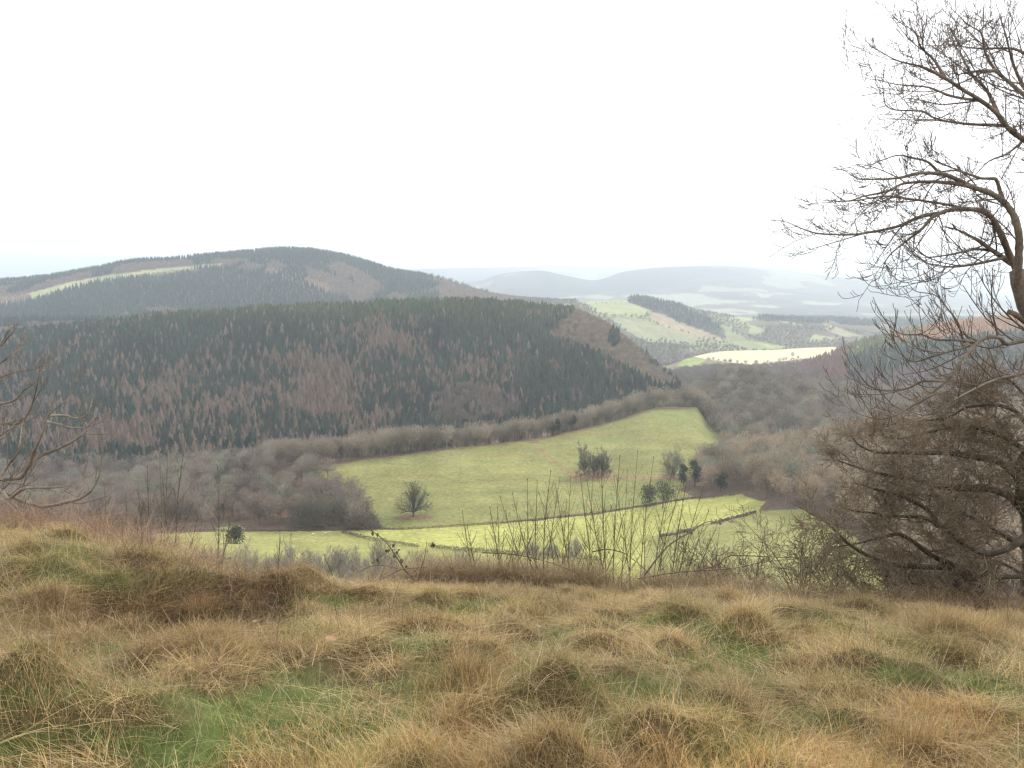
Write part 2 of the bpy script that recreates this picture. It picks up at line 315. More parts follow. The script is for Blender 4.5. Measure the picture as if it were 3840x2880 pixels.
def larch_kind(h, w, n, seed):
    S = [(0, 0, -.5, 0, 0, h, h * .011, .03)]; TV, TF = prisms(S, 3)
    z = h * (.12 + .88 * rng.random(n) ** 1.1); r = w / 2 * (1 - z / h) ** .8 + .15; a = rng.uniform(0, 6.283, n); q = rng.uniform(.1, .75, n)
    P = np.stack([np.cos(a) * r * q, np.sin(a) * r * q, z], 1); D = np.stack([np.cos(a), np.sin(a), rng.uniform(-.1, .5, n)], 1) + rng.normal(size=(n, 3)) * .25; D /= np.linalg.norm(D, axis=1)[:, None]
    CV, CF = slivers(P, D, np.maximum(.5, r * .75), rng.uniform(.2, .45, n)); return TV, TF, CV, CF
def join(a, b, c, d): return np.concatenate([a, c]), np.concatenate([b, d + len(a)])

BARE = [join(*bare_kind(17 + (i % 2), 11.5 + 1.3 * (i % 3), .12, 600, .28, 50 + i)) for i in range(5)]
BAREC = [join(*bare_kind(15, 11, .08, 130, .75, 70 + i)) for i in range(4)]
FIRS = [fir_kind(13.5 + 1.4 * i, 7.4 + .6 * i, 80 + i) for i in range(4)]
FIRC = [fir_kind(21, 8.5, 90 + i, 3, 4) for i in range(3)]
LARCH = [join(*fir_kind(14 + i, 7.6 + .5 * i, 300 + i, 8, 7, .12), *larch_kind(16.5, 9.2, 110, 100 + i)[2:]) for i in range(4)]
def mass(name, kinds, P, scale, colors, mat, label, batch=None):
    """many trees of one wood, merged: P (n,3), scale (n,), colors (n,3)"""
    n = len(P)
    if n == 0: return None
    which = rng.integers(0, len(kinds), n); VV = []; FF = []; CC = []; off = 0
    for k, (V, Fc) in enumerate(kinds):
        s = np.nonzero(which == k)[0]
        if len(s) == 0: continue
        a = rng.uniform(0, 6.283, len(s)); c, sn = np.cos(a)[:, None], np.sin(a)[:, None]; sc = scale[s][:, None]; wx = sc * rng.uniform(.85, 1.15, (len(s), 1))
        X = (V[None, :, 0] * c - V[None, :, 1] * sn) * wx + P[s, 0:1]; Y = (V[None, :, 0] * sn + V[None, :, 1] * c) * wx + P[s, 1:2]; Z = V[None, :, 2] * sc + P[s, 2:3]
        VV.append(np.stack([X, Y, Z], -1).reshape(-1, 3).astype(np.float32)); FF.append((Fc[None] + (np.arange(len(s)) * len(V))[:, None, None] + off).reshape(-1, 3).astype(np.int32)); off += len(s) * len(V)
        cc = colors[s][:, None, :] * rng.uniform(.85, 1.15, (len(s), len(V), 1)); CC.append(cc.reshape(-1, 3).astype(np.float32))
    o = mesh_obj(name, np.concatenate(VV), np.concatenate(FF), mat, np.concatenate(CC)); tag(o, label, 'woodland', kind='stuff'); return o
_proto = {}
def single(name, kinds, P, scale, color, label, group, cat='tree', mat=None):
    """each tree of a kind an object of its own, sharing mesh data"""
    key = (name, tuple(np.round(color, 3)), id(kinds))
    if key not in _proto:
        L = []
        for V, Fc in kinds:
            c = np.array(color)[None] * rng.uniform(.85, 1.15, (len(V), 1)); q = mesh_obj(name, V, Fc, mat or M_TWIGI, c, link=False); L.append(q)
        _proto[key] = L
    q = random.choice(_proto[key]).copy(); COL.objects.link(q); q.name = name
    q.location = tuple(P); s = scale; q.scale = (s * random.uniform(.88, 1.12), s * random.uniform(.88, 1.12), s); q.rotation_euler = (0, 0, random.uniform(0, 6.28)); tag(q, label, cat, group); return q
def scatter(Y0, Y1, sp, u0=-.68, u1=.68):
    ys = np.arange(Y0, Y1, sp); out = []
    for y in ys:
        xs = np.arange(u0 * y, u1 * y, sp); out.append(np.stack([xs + rng.uniform(-.45, .45, len(xs)) * sp, y + rng.uniform(-.45, .45, len(xs)) * sp], 1))
    A = np.concatenate(out); z = landz(A[:, 0], A[:, 1]); P = np.column_stack([A, z]); x, y = view(P); return P, x, y
BR = np.array([.275, .235, .18]); BRP = np.array([.235, .195, .16]); GRY = np.array([.29, .29, .22]); TAN = np.array([.32, .255, .18])
FIRCOL = np.array([.026, .044, .030]); LAR = np.array([.205, .15, .112])

# ------------------------------------------------------------------ plantation hill across the valley
P, x, y = scatter(815, 1560, 6.7)
keep = (x < 1470) & (Y0k := P[:, 1] > np.interp(x, [0, 660, 900, 1150, 1300, 1420, 1500], [800, 820, 850, 900, 950, 990, 1010])) & (P[:, 1] < np.interp(x, [0, 100, 1200, 1250, 1300, 1400, 1440, 1480], [1500, 1510, 1560, 1540, 1490, 1400, 1350, 1250]))
P, x, y = P[keep], x[keep], y[keep]
def bump(cx, cy, rx, ry): return np.exp(-((x - cx) / rx) ** 2 - ((y - cy) / ry) ** 2)
pl = .06 + .55 * bump(330, 870, 330, 100) + .95 * bump(690, 860, 90, 75) + .95 * bump(840, 740, 55, 45) + .8 * bump(1020, 850, 70, 65) + 1.1 * bump(560, 985, 190, 26) + .55 * bump(180, 960, 200, 40) + .6 * bump(800, 910, 70, 25) + .3 * bump(900, 780, 60, 30)
nz = fbm(P[:, 0] / 55, P[:, 1] / 60, 4, 23); pl = pl * (.12 + 3.6 * np.clip(nz - .36, 0, .4)) + (.85 * bump(680, 850, 80, 60) + .8 * bump(850, 735, 50, 32) + .75 * bump(1010, 845, 60, 50) + .9 * bump(560, 985, 170, 22) + .6 * bump(800, 915, 60, 18) + .5 * bump(430, 840, 60, 40)) * np.clip(nz * 3 - .6, .2, 1.1) + .25 * (fbm(P[:, 0] / 26, P[:, 1] / 40, 2, 29) > .68)
nose = inpoly(x, y, [(1185, 735), (1215, 700), (1240, 684), (1260, 660), (1310, 690), (1470, 840), (1440, 850), (1380, 822), (1330, 790), (1260, 755)])
broad = (~nose) & inpoly(x, y, [(930, 870), (1010, 840), (1110, 870), (1130, 905), (1040, 925), (940, 925)]) & (rng.random(len(x)) < .7)
lar = (~nose) & (~broad) & (rng.random(len(x)) < pl)
fir = ~(nose | broad | lar)
isl = inpoly(x, y, [(1320, 720), (1340, 722), (1335, 760), (1310, 750)]) & nose; fir |= isl; nose &= ~isl
edge = (x > 1380) & (np.interp(x, [1380, 1420, 1480], [1330, 1290, 1230]) < P[:, 1]) & (rng.random(len(x)) < .5); fir |= edge; nose &= ~edge
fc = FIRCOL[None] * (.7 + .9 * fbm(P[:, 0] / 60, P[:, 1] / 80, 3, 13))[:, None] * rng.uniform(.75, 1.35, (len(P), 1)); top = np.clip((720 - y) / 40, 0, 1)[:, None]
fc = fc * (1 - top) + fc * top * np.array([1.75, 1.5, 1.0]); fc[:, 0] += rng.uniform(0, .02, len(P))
def front(sel, n): # the ones that stand nearest the camera in view
    i = np.nonzero(sel & (x > -5) & (x < 1480))[0]; return i[np.argsort(P[i, 1])[:n]]
fi = front(fir & (P[:, 1] > 860), 290); li = front(lar & (P[:, 1] > 850), 290)
for i in fi: single('fir_tree', FIRS, P[i], rng.uniform(.75, 1.12), FIRCOL * 1.1, 'dark green fir in the lowest rows of the plantation across the valley', 'firs at the foot of the plantation hill', mat=M_TWIGI)
for i in li: single('larch_tree', LARCH, P[i], rng.uniform(.8, 1.15), LAR, 'leafless pinkish brown larch in the lower rows of the plantation across the valley', 'larches low on the plantation hill')
used = np.zeros(len(P), bool); used[fi] = True; used[li] = True
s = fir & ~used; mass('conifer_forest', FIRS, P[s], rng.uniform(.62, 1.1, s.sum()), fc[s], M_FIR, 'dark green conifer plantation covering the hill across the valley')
s = lar & ~used; mass('larch_forest', LARCH, P[s], rng.uniform(.7, 1.1, s.sum()), LAR[None] * rng.uniform(.75, 1.3, (s.sum(), 1)), M_TWIG, 'pinkish brown leafless larches mixed through the plantation on the hill')
s = nose; mass('hillside_woods', BARE, P[s], rng.uniform(.5, .75, s.sum()), TAN[None] * .85 * rng.uniform(.7, 1.2, (s.sum(), 1)), M_TWIG, 'brown leafless scrub wood on the steep nose of the plantation hill')
s = broad; mass('broadleaf_woods', BARE, P[s], rng.uniform(.7, 1., s.sum()), BRP[None] * .75 * rng.uniform(.75, 1.2, (s.sum(), 1)), M_TWIG, 'grey brown broadleaf clump among conifers low on the hill')

# ------------------------------------------------------------------ broadleaf woods round the fields
edgeY = lambda x: np.interp(x, [0, 200, 400, 560, 660, 900, 1150, 1300, 1420, 1500], [600, 600, 600, 597, 595, 620, 690, 740, 790, 800])
P, x, y = scatter(255, 1060, 9.3)
band = (x > 560) & (x < 1530) & (P[:, 1] > edgeY(x) + 1) & (P[:, 1] < edgeY(x) + 70 + 60 * (x > 1380))
LEFTW = [(-400, 1160), (380, 1140), (560, 1142), (830, 1141), (800, 1118), (760, 1075), (690, 1030), (655, 1012), (560, 1012), (400, 1030), (-400, 1060)]
left = (x < 850) & (P[:, 1] > 440) & (x > -700) & (P[:, 1] < 830) & (inpoly(x, y, LEFTW) | ((x < 600) & (P[:, 1] > 590))) & ~((x > 450) & (x < 540) & (y > 1126) & (P[:, 1] < 500))
hw = (x > 1490) & (P[:, 1] > 690) & (P[:, 1] < 1050) & (x > np.interp(P[:, 1], [690, 760, 800, 1050], [1600, 1545, 1512, 1470]))
iw = (x > 1500) & (P[:, 1] < 690) & (P[:, 1] > np.interp(x, [1500, 1600, 1650, 1700, 1740, 1800, 1860, 1960, 2212], [530, 515, 470, 446, 432, 400, 370, 290, 260])) & (x > np.interp(P[:, 1], [255, 300, 370, 440, 508, 516, 640, 690], [1990, 1950, 1870, 1655, 1600, 1500, 1480, 1600])) & ~inpoly(x, y, FIELD)
clear = rng.random(len(x)) < .9
for sel, nm, lab, glab, gname, cols, hs, nsing in [
    (band, 'broadleaf_woods', 'grey brown leafless wood belt behind the top edge of the large field', 'leafless grey tree in the wood belt along the top edge of the large field', 'trees along the top of the large field', BR, (.95, 1.32), 80),
    (left, 'broadleaf_woods', 'purplish grey leafless wood filling the valley bottom beside the larches', 'leafless purplish grey tree in the valley wood beside the bright field', 'trees of the valley bottom wood', BRP, (.65, 1.15), 60),
    (hw, 'broadleaf_woods', 'leafless brown wood over the rounded knoll beyond the field', 'leafless brown tree on the wooded knoll past the upper end of the field', 'trees on the wooded knoll', BR * .82, (.8, 1.35), 30),
    (iw, 'broadleaf_woods', 'tan grey leafless wood on the near spur beside the thorn tree', 'leafless tan grey tree at the lower edge of the wood on the near spur', 'trees on the near wooded spur', TAN * 1.0, (.9, 1.3), 35)]:
    i = np.nonzero(sel & clear)[0]; i = i[np.argsort(P[i, 1] - (edgeY(x[i]) if nm and lab.startswith('grey brown') else 0))]
    vis = [j for j in i if 0 < x[j] < 2212][:nsing]; rest = np.setdiff1d(i, vis)
    for j in vis: single('bare_tree', BARE, P[j], rng.uniform(*hs), cols, glab, gname)
    cc = cols[None] * rng.uniform(.62, 1.35, (len(rest), 1)); g = rng.random(len(rest)) < .22; cc[g] = GRY * rng.uniform(.8, 1.1, (g.sum(), 1))
    mass(nm, BARE, P[rest], rng.uniform(hs[0], hs[1], len(rest)), cc, M_TWIG, lab)

# river trees and right hill
P, x, y = scatter(1040, 1800, 9.5, -.1, .72)
s = (x > 1400) & (P[:, 1] > 1150) & (P[:, 1] < np.interp(x, [1400, 1500, 1560, 1700, 1760], [1780, 1780, 1800, 1800, 1500])) & (x < 1780)
mass('river_woods', BARE, P[s], rng.uniform(.45, .8, s.sum()), np.array([.20, .175, .15])[None] * rng.uniform(.8, 1.2, (s.sum(), 1)), M_TWIG, 'pale grey leafless trees in the valley below the bright far field')
x = x + 60 * (fbm(P[:, 0] / 50, P[:, 1] / 60, 3, 77) - .5); g = (x > 1690) & (P[:, 1] > 1060)
purple = g & (((x < 1830) & (P[:, 1] > 1300)) | ((P[:, 1] < 1330) & (rng.random(len(x)) < .85)) | ((x > 1950) & (P[:, 1] < 1480) & (fbm(P[:, 0] / 90, P[:, 1] / 90, 2, 3) > .5)))
orange = g & ~purple & (((x > 1990) & (P[:, 1] > 1520)) | ((x > 1930) & (P[:, 1] > 1540) & (rng.random(len(x)) < .5)))
red = purple & (x < 1870) & (P[:, 1] > 1350)
fr = g & ~purple & ~orange
fcol = np.where((P[:, 1] > 1520 + 90 * (fbm(P[:, 0] / 60, P[:, 1] / 60, 2, 8) - .5))[:, None], np.array([.15, .16, .07])[None], np.array([.045, .065, .038])[None]) * rng.uniform(.7, 1.4, (len(P), 1))
mass('conifer_forest', FIRS, P[fr], rng.uniform(.6, .95, fr.sum()), fcol[fr], M_FIR, 'green conifers on the crest of the hill behind the bare branches')
mass('larch_forest', LARCH, P[orange], rng.uniform(.6, .85, orange.sum()), np.array([.52, .31, .17])[None] * rng.uniform(.8, 1.2, (orange.sum(), 1)), M_TWIG, 'orange larch plantation on top of the hill behind the bare branches')
s = purple & ~red; mass('hillside_woods', BARE, P[s], rng.uniform(.5, .8, s.sum()), np.array([.17, .13, .12])[None] * rng.uniform(.8, 1.2, (s.sum(), 1)), M_TWIG, 'purplish leafless wood on the flank of the conifer crested hill')
s = red; mass('larch_forest', LARCH, P[s], rng.uniform(.5, .8, s.sum()), np.array([.25, .14, .11])[None] * rng.uniform(.8, 1.2, (s.sum(), 1)), M_TWIG, 'reddish larch strip beside the bright far field')

# ------------------------------------------------------------------ back hill
P, x, y = scatter(1960, 3420, 10.5, -.66, .05)
t = fbm(P[:, 0] / 120, P[:, 1] / 160, 3, 91)
ride = inpoly(x, y, [(60, 634), (140, 612), (230, 594), (330, 582), (480, 568), (480, 574), (340, 592), (240, 606), (150, 626), (70, 648)])
near = (P[:, 1] < 2120) & (x < 420)
s0 = ((P[:, 1] > 2560) | near) & ~ride & (x < 1190)
brown = s0 & ~near & (inpoly(x, y, [(-200, 690), (-200, 630), (60, 618), (260, 575), (450, 560), (620, 565), (760, 610), (820, 650), (720, 640), (640, 605), (520, 585), (330, 598), (200, 612), (60, 655)]) & (t > .35) | ((x > 930 + 110 * (fbm(P[:, 0] / 70, P[:, 1] / 70, 3, 5) - .5)) & (x < 1190) & (t > .3)) | (t > .72))
brown |= s0 & near & (P[:, 1] < 1990) & (x > 60)
con = s0 & ~brown
cc = np.array([.026, .042, .028])[None] * (.7 + .8 * t)[:, None] * rng.uniform(.7, 1.35, (len(P), 1))
mass('conifer_forest', FIRC, P[con], rng.uniform(.7, 1.15, con.sum()), cc[con], M_FIR, 'blue green conifer forest on the long back hill')
mass('hillside_woods', BAREC, P[brown], rng.uniform(.6, .95, brown.sum()), np.array([.22, .165, .12])[None] * rng.uniform(.8, 1.25, (brown.sum(), 1)), M_TWIG, 'brown leafless woodland strips on the long back hill')
# row of skyline trees on the back hill
for i in range(34):
    xx = 822 + i * 7.0 + random.uniform(-2, 2); U = (xx - 1106) / F / (CP + .13 * SP); Y = 3290 + random.uniform(-30, 20)
    single('bare_tree', BARE, (U * Y, Y, landz(U * Y, Y)), random.uniform(1.0, 1.5), np.array([.12, .095, .08]), 'small leafless tree in the open row on the skyline of the back hill', 'skyline trees of the back hill')
# ------------------------------------------------------------------ farmland beyond: hedgerow trees and copses
P, x, y = scatter(2200, 4150, 15, .0, .70); x0_, y0_ = x, y; x = x + 40 * (fbm(P[:, 0] / 80, P[:, 1] / 110, 3, 77) - .5); y = y + 12 * (fbm(P[:, 0] / 80, P[:, 1] / 110, 3, 79) - .5)
wood = inpoly(x, y, Z7([(690, 160), (780, 150), (930, 200), (1180, 300), (1290, 370), (1300, 432), (1100, 355), (900, 272), (720, 212)])) | inpoly(x, y, Z7([(600, 400), (830, 445), (1120, 470), (1000, 500), (800, 600), (640, 470)]))
t = fbm(P[:, 0] / 150, P[:, 1] / 150, 3, 101)
fieldm = np.zeros(len(x), bool)
for q in ([(300, 160), (480, 178), (690, 186), (860, 265), (770, 302), (560, 288), (400, 205)], [(590, 300), (760, 312), (900, 345), (1160, 430), (1120, 465), (830, 442)], [(860, 270), (1000, 300), (1330, 440), (1200, 440), (850, 320)], [(1010, 222), (1150, 240), (1490, 310), (1400, 330), (1080, 252)], [(1450, 345), (1530, 375), (1510, 412), (1430, 402)], [(1820, 400), (1960, 428), (1780, 452)], [(1890, 338), (2110, 412), (1990, 412)], [(1440, 438), (1550, 456), (1730, 488), (1550, 480)]):
    fieldm |= inpoly(x, y, Z7(q))
s = (x > 1120) & (P[:, 1] < 3400) & (wood | (~fieldm & (t > .44)) | ((P[:, 1] < 2560) & (t > .3))) & (P[:, 1] > 2180)
mass('copse_woods', BAREC, P[s], rng.uniform(.6, 1.1, s.sum()), np.array([.15, .14, .11])[None] * rng.uniform(.75, 1.25, (s.sum(), 1)), M_TWIG, 'hazy copses and hedgerow trees scattered over the far farmland')
s = (x > 1640) & (P[:, 1] > 3350) & (fbm(P[:, 0] / 90, P[:, 1] / 200, 2, 107) > .42) | (wood & (P[:, 1] > 3000) & (x > 1360))
mass('conifer_forest', FIRC, P[s], rng.uniform(.7, 1.2, s.sum()), np.array([.05, .07, .06])[None] * rng.uniform(.8, 1.3, (s.sum(), 1)), M_FIR, 'hazy dark conifers standing on the far valley plain')
def treeline(pts, n, kinds, sc, col, label, group, name='hedgerow_tree', Y0=2150, Y1=6000, jit=2.2):
    L = [0]
    for a, b in zip(pts[:-1], pts[1:]): L.append(L[-1] + math.hypot(b[0] - a[0], b[1] - a[1]))
    for i in range(n):
        d = L[-1] * min(.999, max(0, (i + random.gauss(.5, 1.1)) / n)); k = max(j for j in range(len(L)) if L[j] <= d); k = min(k, len(pts) - 2); f = (d - L[k]) / (L[k + 1] - L[k])
        p = hit(pts[k][0] + f * (pts[k + 1][0] - pts[k][0]) + random.uniform(-jit, jit), pts[k][1] + f * (pts[k + 1][1] - pts[k][1]) + random.uniform(-jit, jit) * .4, Y0, Y1)
        single(name, kinds, p, random.uniform(*sc), col, label, group)
FT = np.array([.13, .12, .095])
treeline(Z7([(280, 150), (430, 165), (680, 186)]), 26, BAREC, (.6, 1.), FT, 'small tree in the hazy row along the top edge of the far hill fields', 'trees atop the far hill fields')
treeline(Z7([(380, 215), (520, 222), (680, 220)]), 20, BAREC, (.3, .55), FT, 'small bush in the hedge across the upper far field', 'hedge bushes of the upper far field')
treeline(Z7([(590, 290), (760, 302), (900, 345), (1160, 425), (1320, 445)]), 34, BAREC, (.4, .7), FT, 'small tree in the hedge between the two sloping far fields', 'hedge trees between the sloping far fields')
treeline(Z7([(1030, 225), (1200, 245), (1500, 312)]), 18, BAREC, (.3, .6), FT, 'small bush on the crest line of the far pale field', 'bushes on the far crest line')
treeline(Z7([(1180, 556), (1390, 584), (1500, 582), (1760, 549)]), 34, BARE, (.2, .75), np.array([.26, .23, .18]), 'pale leafless tree along the near edge of the sunlit far field', 'trees below the bright far field', Y0=1500, Y1=2200)
p = hit(*Z7([(1695, 545)])[0], 1500, 2200); single('bare_tree', BARE, p, 1.0, np.array([.26, .22, .15]), 'lone pale leafless tree standing against the brightest far field', None)

# ------------------------------------------------------------------ field trees with trunk and crown
OAKC = dict(reach=1.02, n=6, wob=.13, up=[.05, .06, .05, .03], kids=2, ratio=.62, ang=.75, rmin=.035, levels=4, lmin=.8, taper=.3)
def field_tree(name, loc, h, w, label, col, cf=OAKC, group=None, seed=1, trunk=.2, cat='tree', limbs=9, el=(.15, 1.3)):
    random.seed(seed); r = empty(name, tuple(loc)); tag(r, label, cat, group)
    T = [(0, 0, -.8, .05, 0, h * trunk * .5, h * .045, h * .032), (.05, 0, h * trunk * .5, .1, .05, h * trunk, h * .032, h * .03)]; S = []
    for i in range(limbs):
        az = 6.283 * i / limbs + random.uniform(-.3, .3); e = random.uniform(*el); ce = math.cos(e)
        reach = 1 / math.sqrt((ce / (w * .5)) ** 2 + (math.sin(e) / (h * (1 - trunk))) ** 2) * cf.get('reach', 1.)
        grow(S, (.1, .05, h * trunk * random.uniform(.75, 1.)), nrm((math.cos(az) * ce, math.sin(az) * ce, math.sin(e))), reach, h * .016, 0, cf)
    A = [s for s in S if s[6] > h * .0085]; B = [s for s in S if s[6] <= h * .0085]
    seg_mesh('trunk', T + A, M_BARK, col, r, 5)
    V, Fc = prisms(B, 3); nn = cf.get('shell', 900); U = rng.normal(size=(nn, 3)); U[:, 2] = np.abs(U[:, 2]) - .25 * rng.random(nn); U /= np.linalg.norm(U, axis=1)[:, None]
    q = rng.uniform(.62, 1., nn)[:, None]; P = U * q * np.array([w / 2, w / 2, h * (1 - trunk) * .93]) + np.array([0, 0, h * trunk * 1.15]); P[:, 2] = np.maximum(P[:, 2], .3)
    D = U + rng.normal(size=(nn, 3)) * .35 + np.array([0, 0, .15]); D /= np.linalg.norm(D, axis=1)[:, None]; P = P - D * .6
    V2, F2 = slivers(P, D, rng.uniform(.8, 1.6, nn), rng.uniform(.035, .08, nn) * cf.get('thick', 1.)); cc = np.array(col)[None] * rng.uniform(.85, 1.15, (len(V) + len(V2), 1))
    mesh_obj('crown', np.concatenate([V, V2]), np.concatenate([Fc, F2 + len(V)]), M_BARK, cc, r)
    return r
p = hit(893, 1116, 400, 700)
field_tree('oak_tree', p, 18.5, 23, 'lone leafless oak with a round crown on a ring of fallen leaves', (.115, .105, .08), seed=3, limbs=15, el=(-.05, 1.5), trunk=.17, cf=dict(OAKC, up=[.05, .02, .02], rmin=.03, wob=.08, ang=.6, n=7, ratio=.5, lmin=.8, levels=3, shell=3200, reach=.95, thick=1.25))
UPC = dict(OAKC, reach=1.08, shell=2400, thick=1.3, up=[.16, .18, .15], ang=.6, rmin=.05, ratio=.55)
for i, (xx, yy, h, w, lab) in enumerate([(1262, 1026, 19, 9, 'tallest pointed bare tree at the outer side of the field clump'), (1283, 1028, 15, 10, 'bare tree in the middle of the field clump between two taller ones'), (1303, 1028, 17, 10, 'round topped bare tree at the end of the field clump near the faint track'), (1455, 1032, 16, 16, 'domed bare tree between the field clump and the dark evergreens')]):
    p = hit(xx, yy, 400, 800); field_tree('bare_tree', p, h, w, lab, (.16, .15, .12), cf=UPC if i < 3 else OAKC, seed=20 + i, limbs=10, el=(.5, 1.45) if i < 3 else (.1, 1.4), trunk=.12)
for i in range(9):
    xx = 1246 + i * 9; p = hit(xx, 1031 + random.uniform(-2, 2), 400, 800); single('bush', BARE, p, random.uniform(.22, .38), BR * .9, 'low twiggy bush round the foot of the field clump', 'bushes under the field clump', 'bush')
# evergreens by the wood
def evergreen(loc, h, w, label, seed, col=(.065, .078, .055), trunkh=.15, n=1500, group=None, name='evergreen_tree', lobes=7, cat='tree'):
    random.seed(seed); r = empty(name, tuple(loc)); tag(r, label, cat, group); g = np.random.default_rng(seed)
    seg_mesh('trunk', [(0, 0, -.6, 0, 0, h * .55, h * .025, h * .012)] + [(0, 0, h * a, g.uniform(-.3, .3) * w, g.uniform(-.3, .3) * w, h * (a + .25), h * .01, h * .005) for a in (.25, .35, .45)], M_BARK, (.09, .065, .05), r, 5)
    cen = np.array([[g.uniform(-.25, .25) * w, g.uniform(-.25, .25) * w, h * g.uniform(trunkh + .2, .85)] for _ in range(lobes)]); ra = g.uniform(.2, .3, lobes) * w
    k = g.integers(0, lobes, n); U = g.normal(size=(n, 3)); U /= np.linalg.norm(U, axis=1)[:, None]; P = cen[k] + U * (ra[k] * g.uniform(.5, 1.05, n))[:, None]
    P[:, 2] = np.clip(P[:, 2], h * trunkh, h); V, Fc = slivers(P, (U + g.normal(size=(n, 3)) * .6), np.full(n, .5), g.uniform(.3, .7, n))
    c = np.repeat(np.array(col)[None] * g.uniform(.6, 1.5, (n, 1)), 3, 0); mesh_obj('crown', V, Fc, M_FIR, c, r); return r
for i, (xx, yy, h, w, lab) in enumerate([(1477, 1050, 14, 5, 'narrow dark evergreen beside the domed bare tree'), (1501, 1050, 17, 6.5, 'tallest dark evergreen standing at the end of the wood'), (1556, 1062, 13, 7, 'dark ivy covered evergreen at the foot of the spur wood'), (1605, 1020, 14, 6, 'dark evergreen half buried in the bare spur wood'), (1403, 1093, 11, 9, 'dark evergreen bush thicket beside the pine on the field edge'), (1432, 1098, 14, 12, 'spreading dark pine with an open crown on the field edge')]):
    p = hit(xx, yy, 380, 800); evergreen(p, h * 1.1, w * 1.35, lab, 200 + i, trunkh=.03 if i < 5 else .25, n=1500, lobes=11)
p = hit(508, 1174, 330, 520); evergreen(p, 8, 11, 'dark holly bush beside the bright field above the grass bank', 260, trunkh=.02, name='holly_bush', cat='bush')
p = hit(1215, 925, 500, 1000); 
for i, (xx, yy) in enumerate([(1195, 946), (1208, 944), (1238, 934)]): evergreen(hit(xx, yy - 2, 500, 900) + np.array([0, 6, 0]), 14, 7, 'dark ivy clad tree in the wood belt above the worn track', 270 + i, group='ivy clad trees in the wood belt')
# rounded bushes at the corner of the valley wood, trees in front of the strip
BUSHC = dict(reach=1.15, n=5, wob=.15, up=[.1, .1, .1], kids=2, ratio=.6, ang=.7, rmin=.035, levels=4, lmin=.5, taper=.35)
for i, (xx, yy, h, w, lab) in enumerate([(800, 1141, 8, 12, 'round grey bush at the very corner of the valley wood'), (765, 1140, 9, 10, 'grey bush just inside the corner of the valley wood'), (735, 1132, 17, 15, 'large leafless tree behind the round corner bushes'), (690, 1136, 19, 16, 'wide leafless tree between the corner bushes and the valley wood'), (650, 1138, 16, 14, 'leafless tree over the red bracken patch in the valley wood')]):
    p = hit(xx, yy, 380, 800); field_tree('bush' if h < 10 else 'bare_tree', p, h, w, lab, (.19, .175, .135), cf=dict(BUSHC, rmin=.045, shell=1800, thick=2., reach=.95), seed=40 + i, trunk=.08, limbs=13, el=(.1, 1.4), cat='bush' if h < 10 else 'tree')
XS = [(530, 1262, 12), (590, 1258, 11), (640, 1262, 13), (700, 1265, 15), (735, 1262, 14), (770, 1266, 12), (812, 1262, 13), (850, 1262, 14), (900, 1262, 13), (950, 1262, 11), (560, 1285, 12), (610, 1288, 13), (670, 1288, 14), (760, 1288, 14), (830, 1288, 14), (480, 1262, 11), (430, 1250, 10), (380, 1240, 9), (1190, 1205, 8), (1150, 1206, 8), (1240, 1210, 8), (920, 1290, 13), (1000, 1262, 10)]
for i, (xx, yy, h) in enumerate(XS):
    p = hit(xx, yy, 240, 600); field_tree('bare_tree', p, h * random.Random(i).uniform(.7, 1.15), h * 1.05, 'grey leafless tree at the foot of the slope below the grass bank', (.29, .26, .22), cf=dict(UPC, reach=.9, thick=1.3, shell=1300, rmin=.022, levels=4, lmin=.5), seed=60 + i, trunk=.1, limbs=9, el=(.4, 1.45), group='trees at the foot of the slope')
# ------------------------------------------------------------------ hedges and wall between the fields
def hedge(name, pts, h, w, col, label, dens=16, cat='hedge', Y0=300, Y1=900):
    L = []; 
    for (x1, y1), (x2, y2) in zip(pts[:-1], pts[1:]):
        a = hit(x1, y1, Y0, Y1); b = hit(x2, y2, Y0, Y1); n = int(np.linalg.norm(b - a) * dens); t = rng.random(n)[:, None]; q = a + (b - a) * t; q[:, 2] = landz(q[:, 0], q[:, 1]); L.append(q)
    P = np.concatenate(L); n = len(P); P = P + np.column_stack([rng.normal(0, w / 2.5, n), rng.normal(0, w / 2.5, n), rng.uniform(0, h, n) * .8])
    D = rng.normal(size=(n, 3)) * .6 + np.array([0, 0, .6]); D /= np.linalg.norm(D, axis=1)[:, None]
    V, Fc = slivers(P, D, rng.uniform(.4, .9, n), rng.uniform(.1, .3, n)); c = np.repeat(np.array(col)[None] * rng.uniform(.7, 1.3, (n, 1)), 3, 0)
    tag(mesh_obj(name, V, Fc, M_TWIG, c), label, cat)
hedge('hedge', [(340, 1150), (530, 1147), (700, 1146), (860, 1144), (1000, 1136), (1100, 1129), (1200, 1119), (1300, 1108), (1420, 1089), (1500, 1077), (1590, 1070)], 1.1, .8, (.12, .085, .065), 'low dark hedge between the large field and the bright strip of grass')
hedge('hedge', [(738, 1150), (765, 1158), (800, 1166), (830, 1171)], 2.0, 1.2, (.13, .11, .10), 'clipped grey hedge curving down from the valley wood', 34)
hedge('hedge', [(832, 1172), (870, 1177), (905, 1182)], 1.7, 1.0, (.12, .11, .10), 'clipped grey hedge section continuing below the curve towards the bramble stem', 30)
hedge('hedge', [(928, 1183), (980, 1189), (1060, 1195), (1150, 1202), (1300, 1212)], 2.2, 1.6, (.11, .10, .095), 'broad grey hedge running behind the brambles', 40)
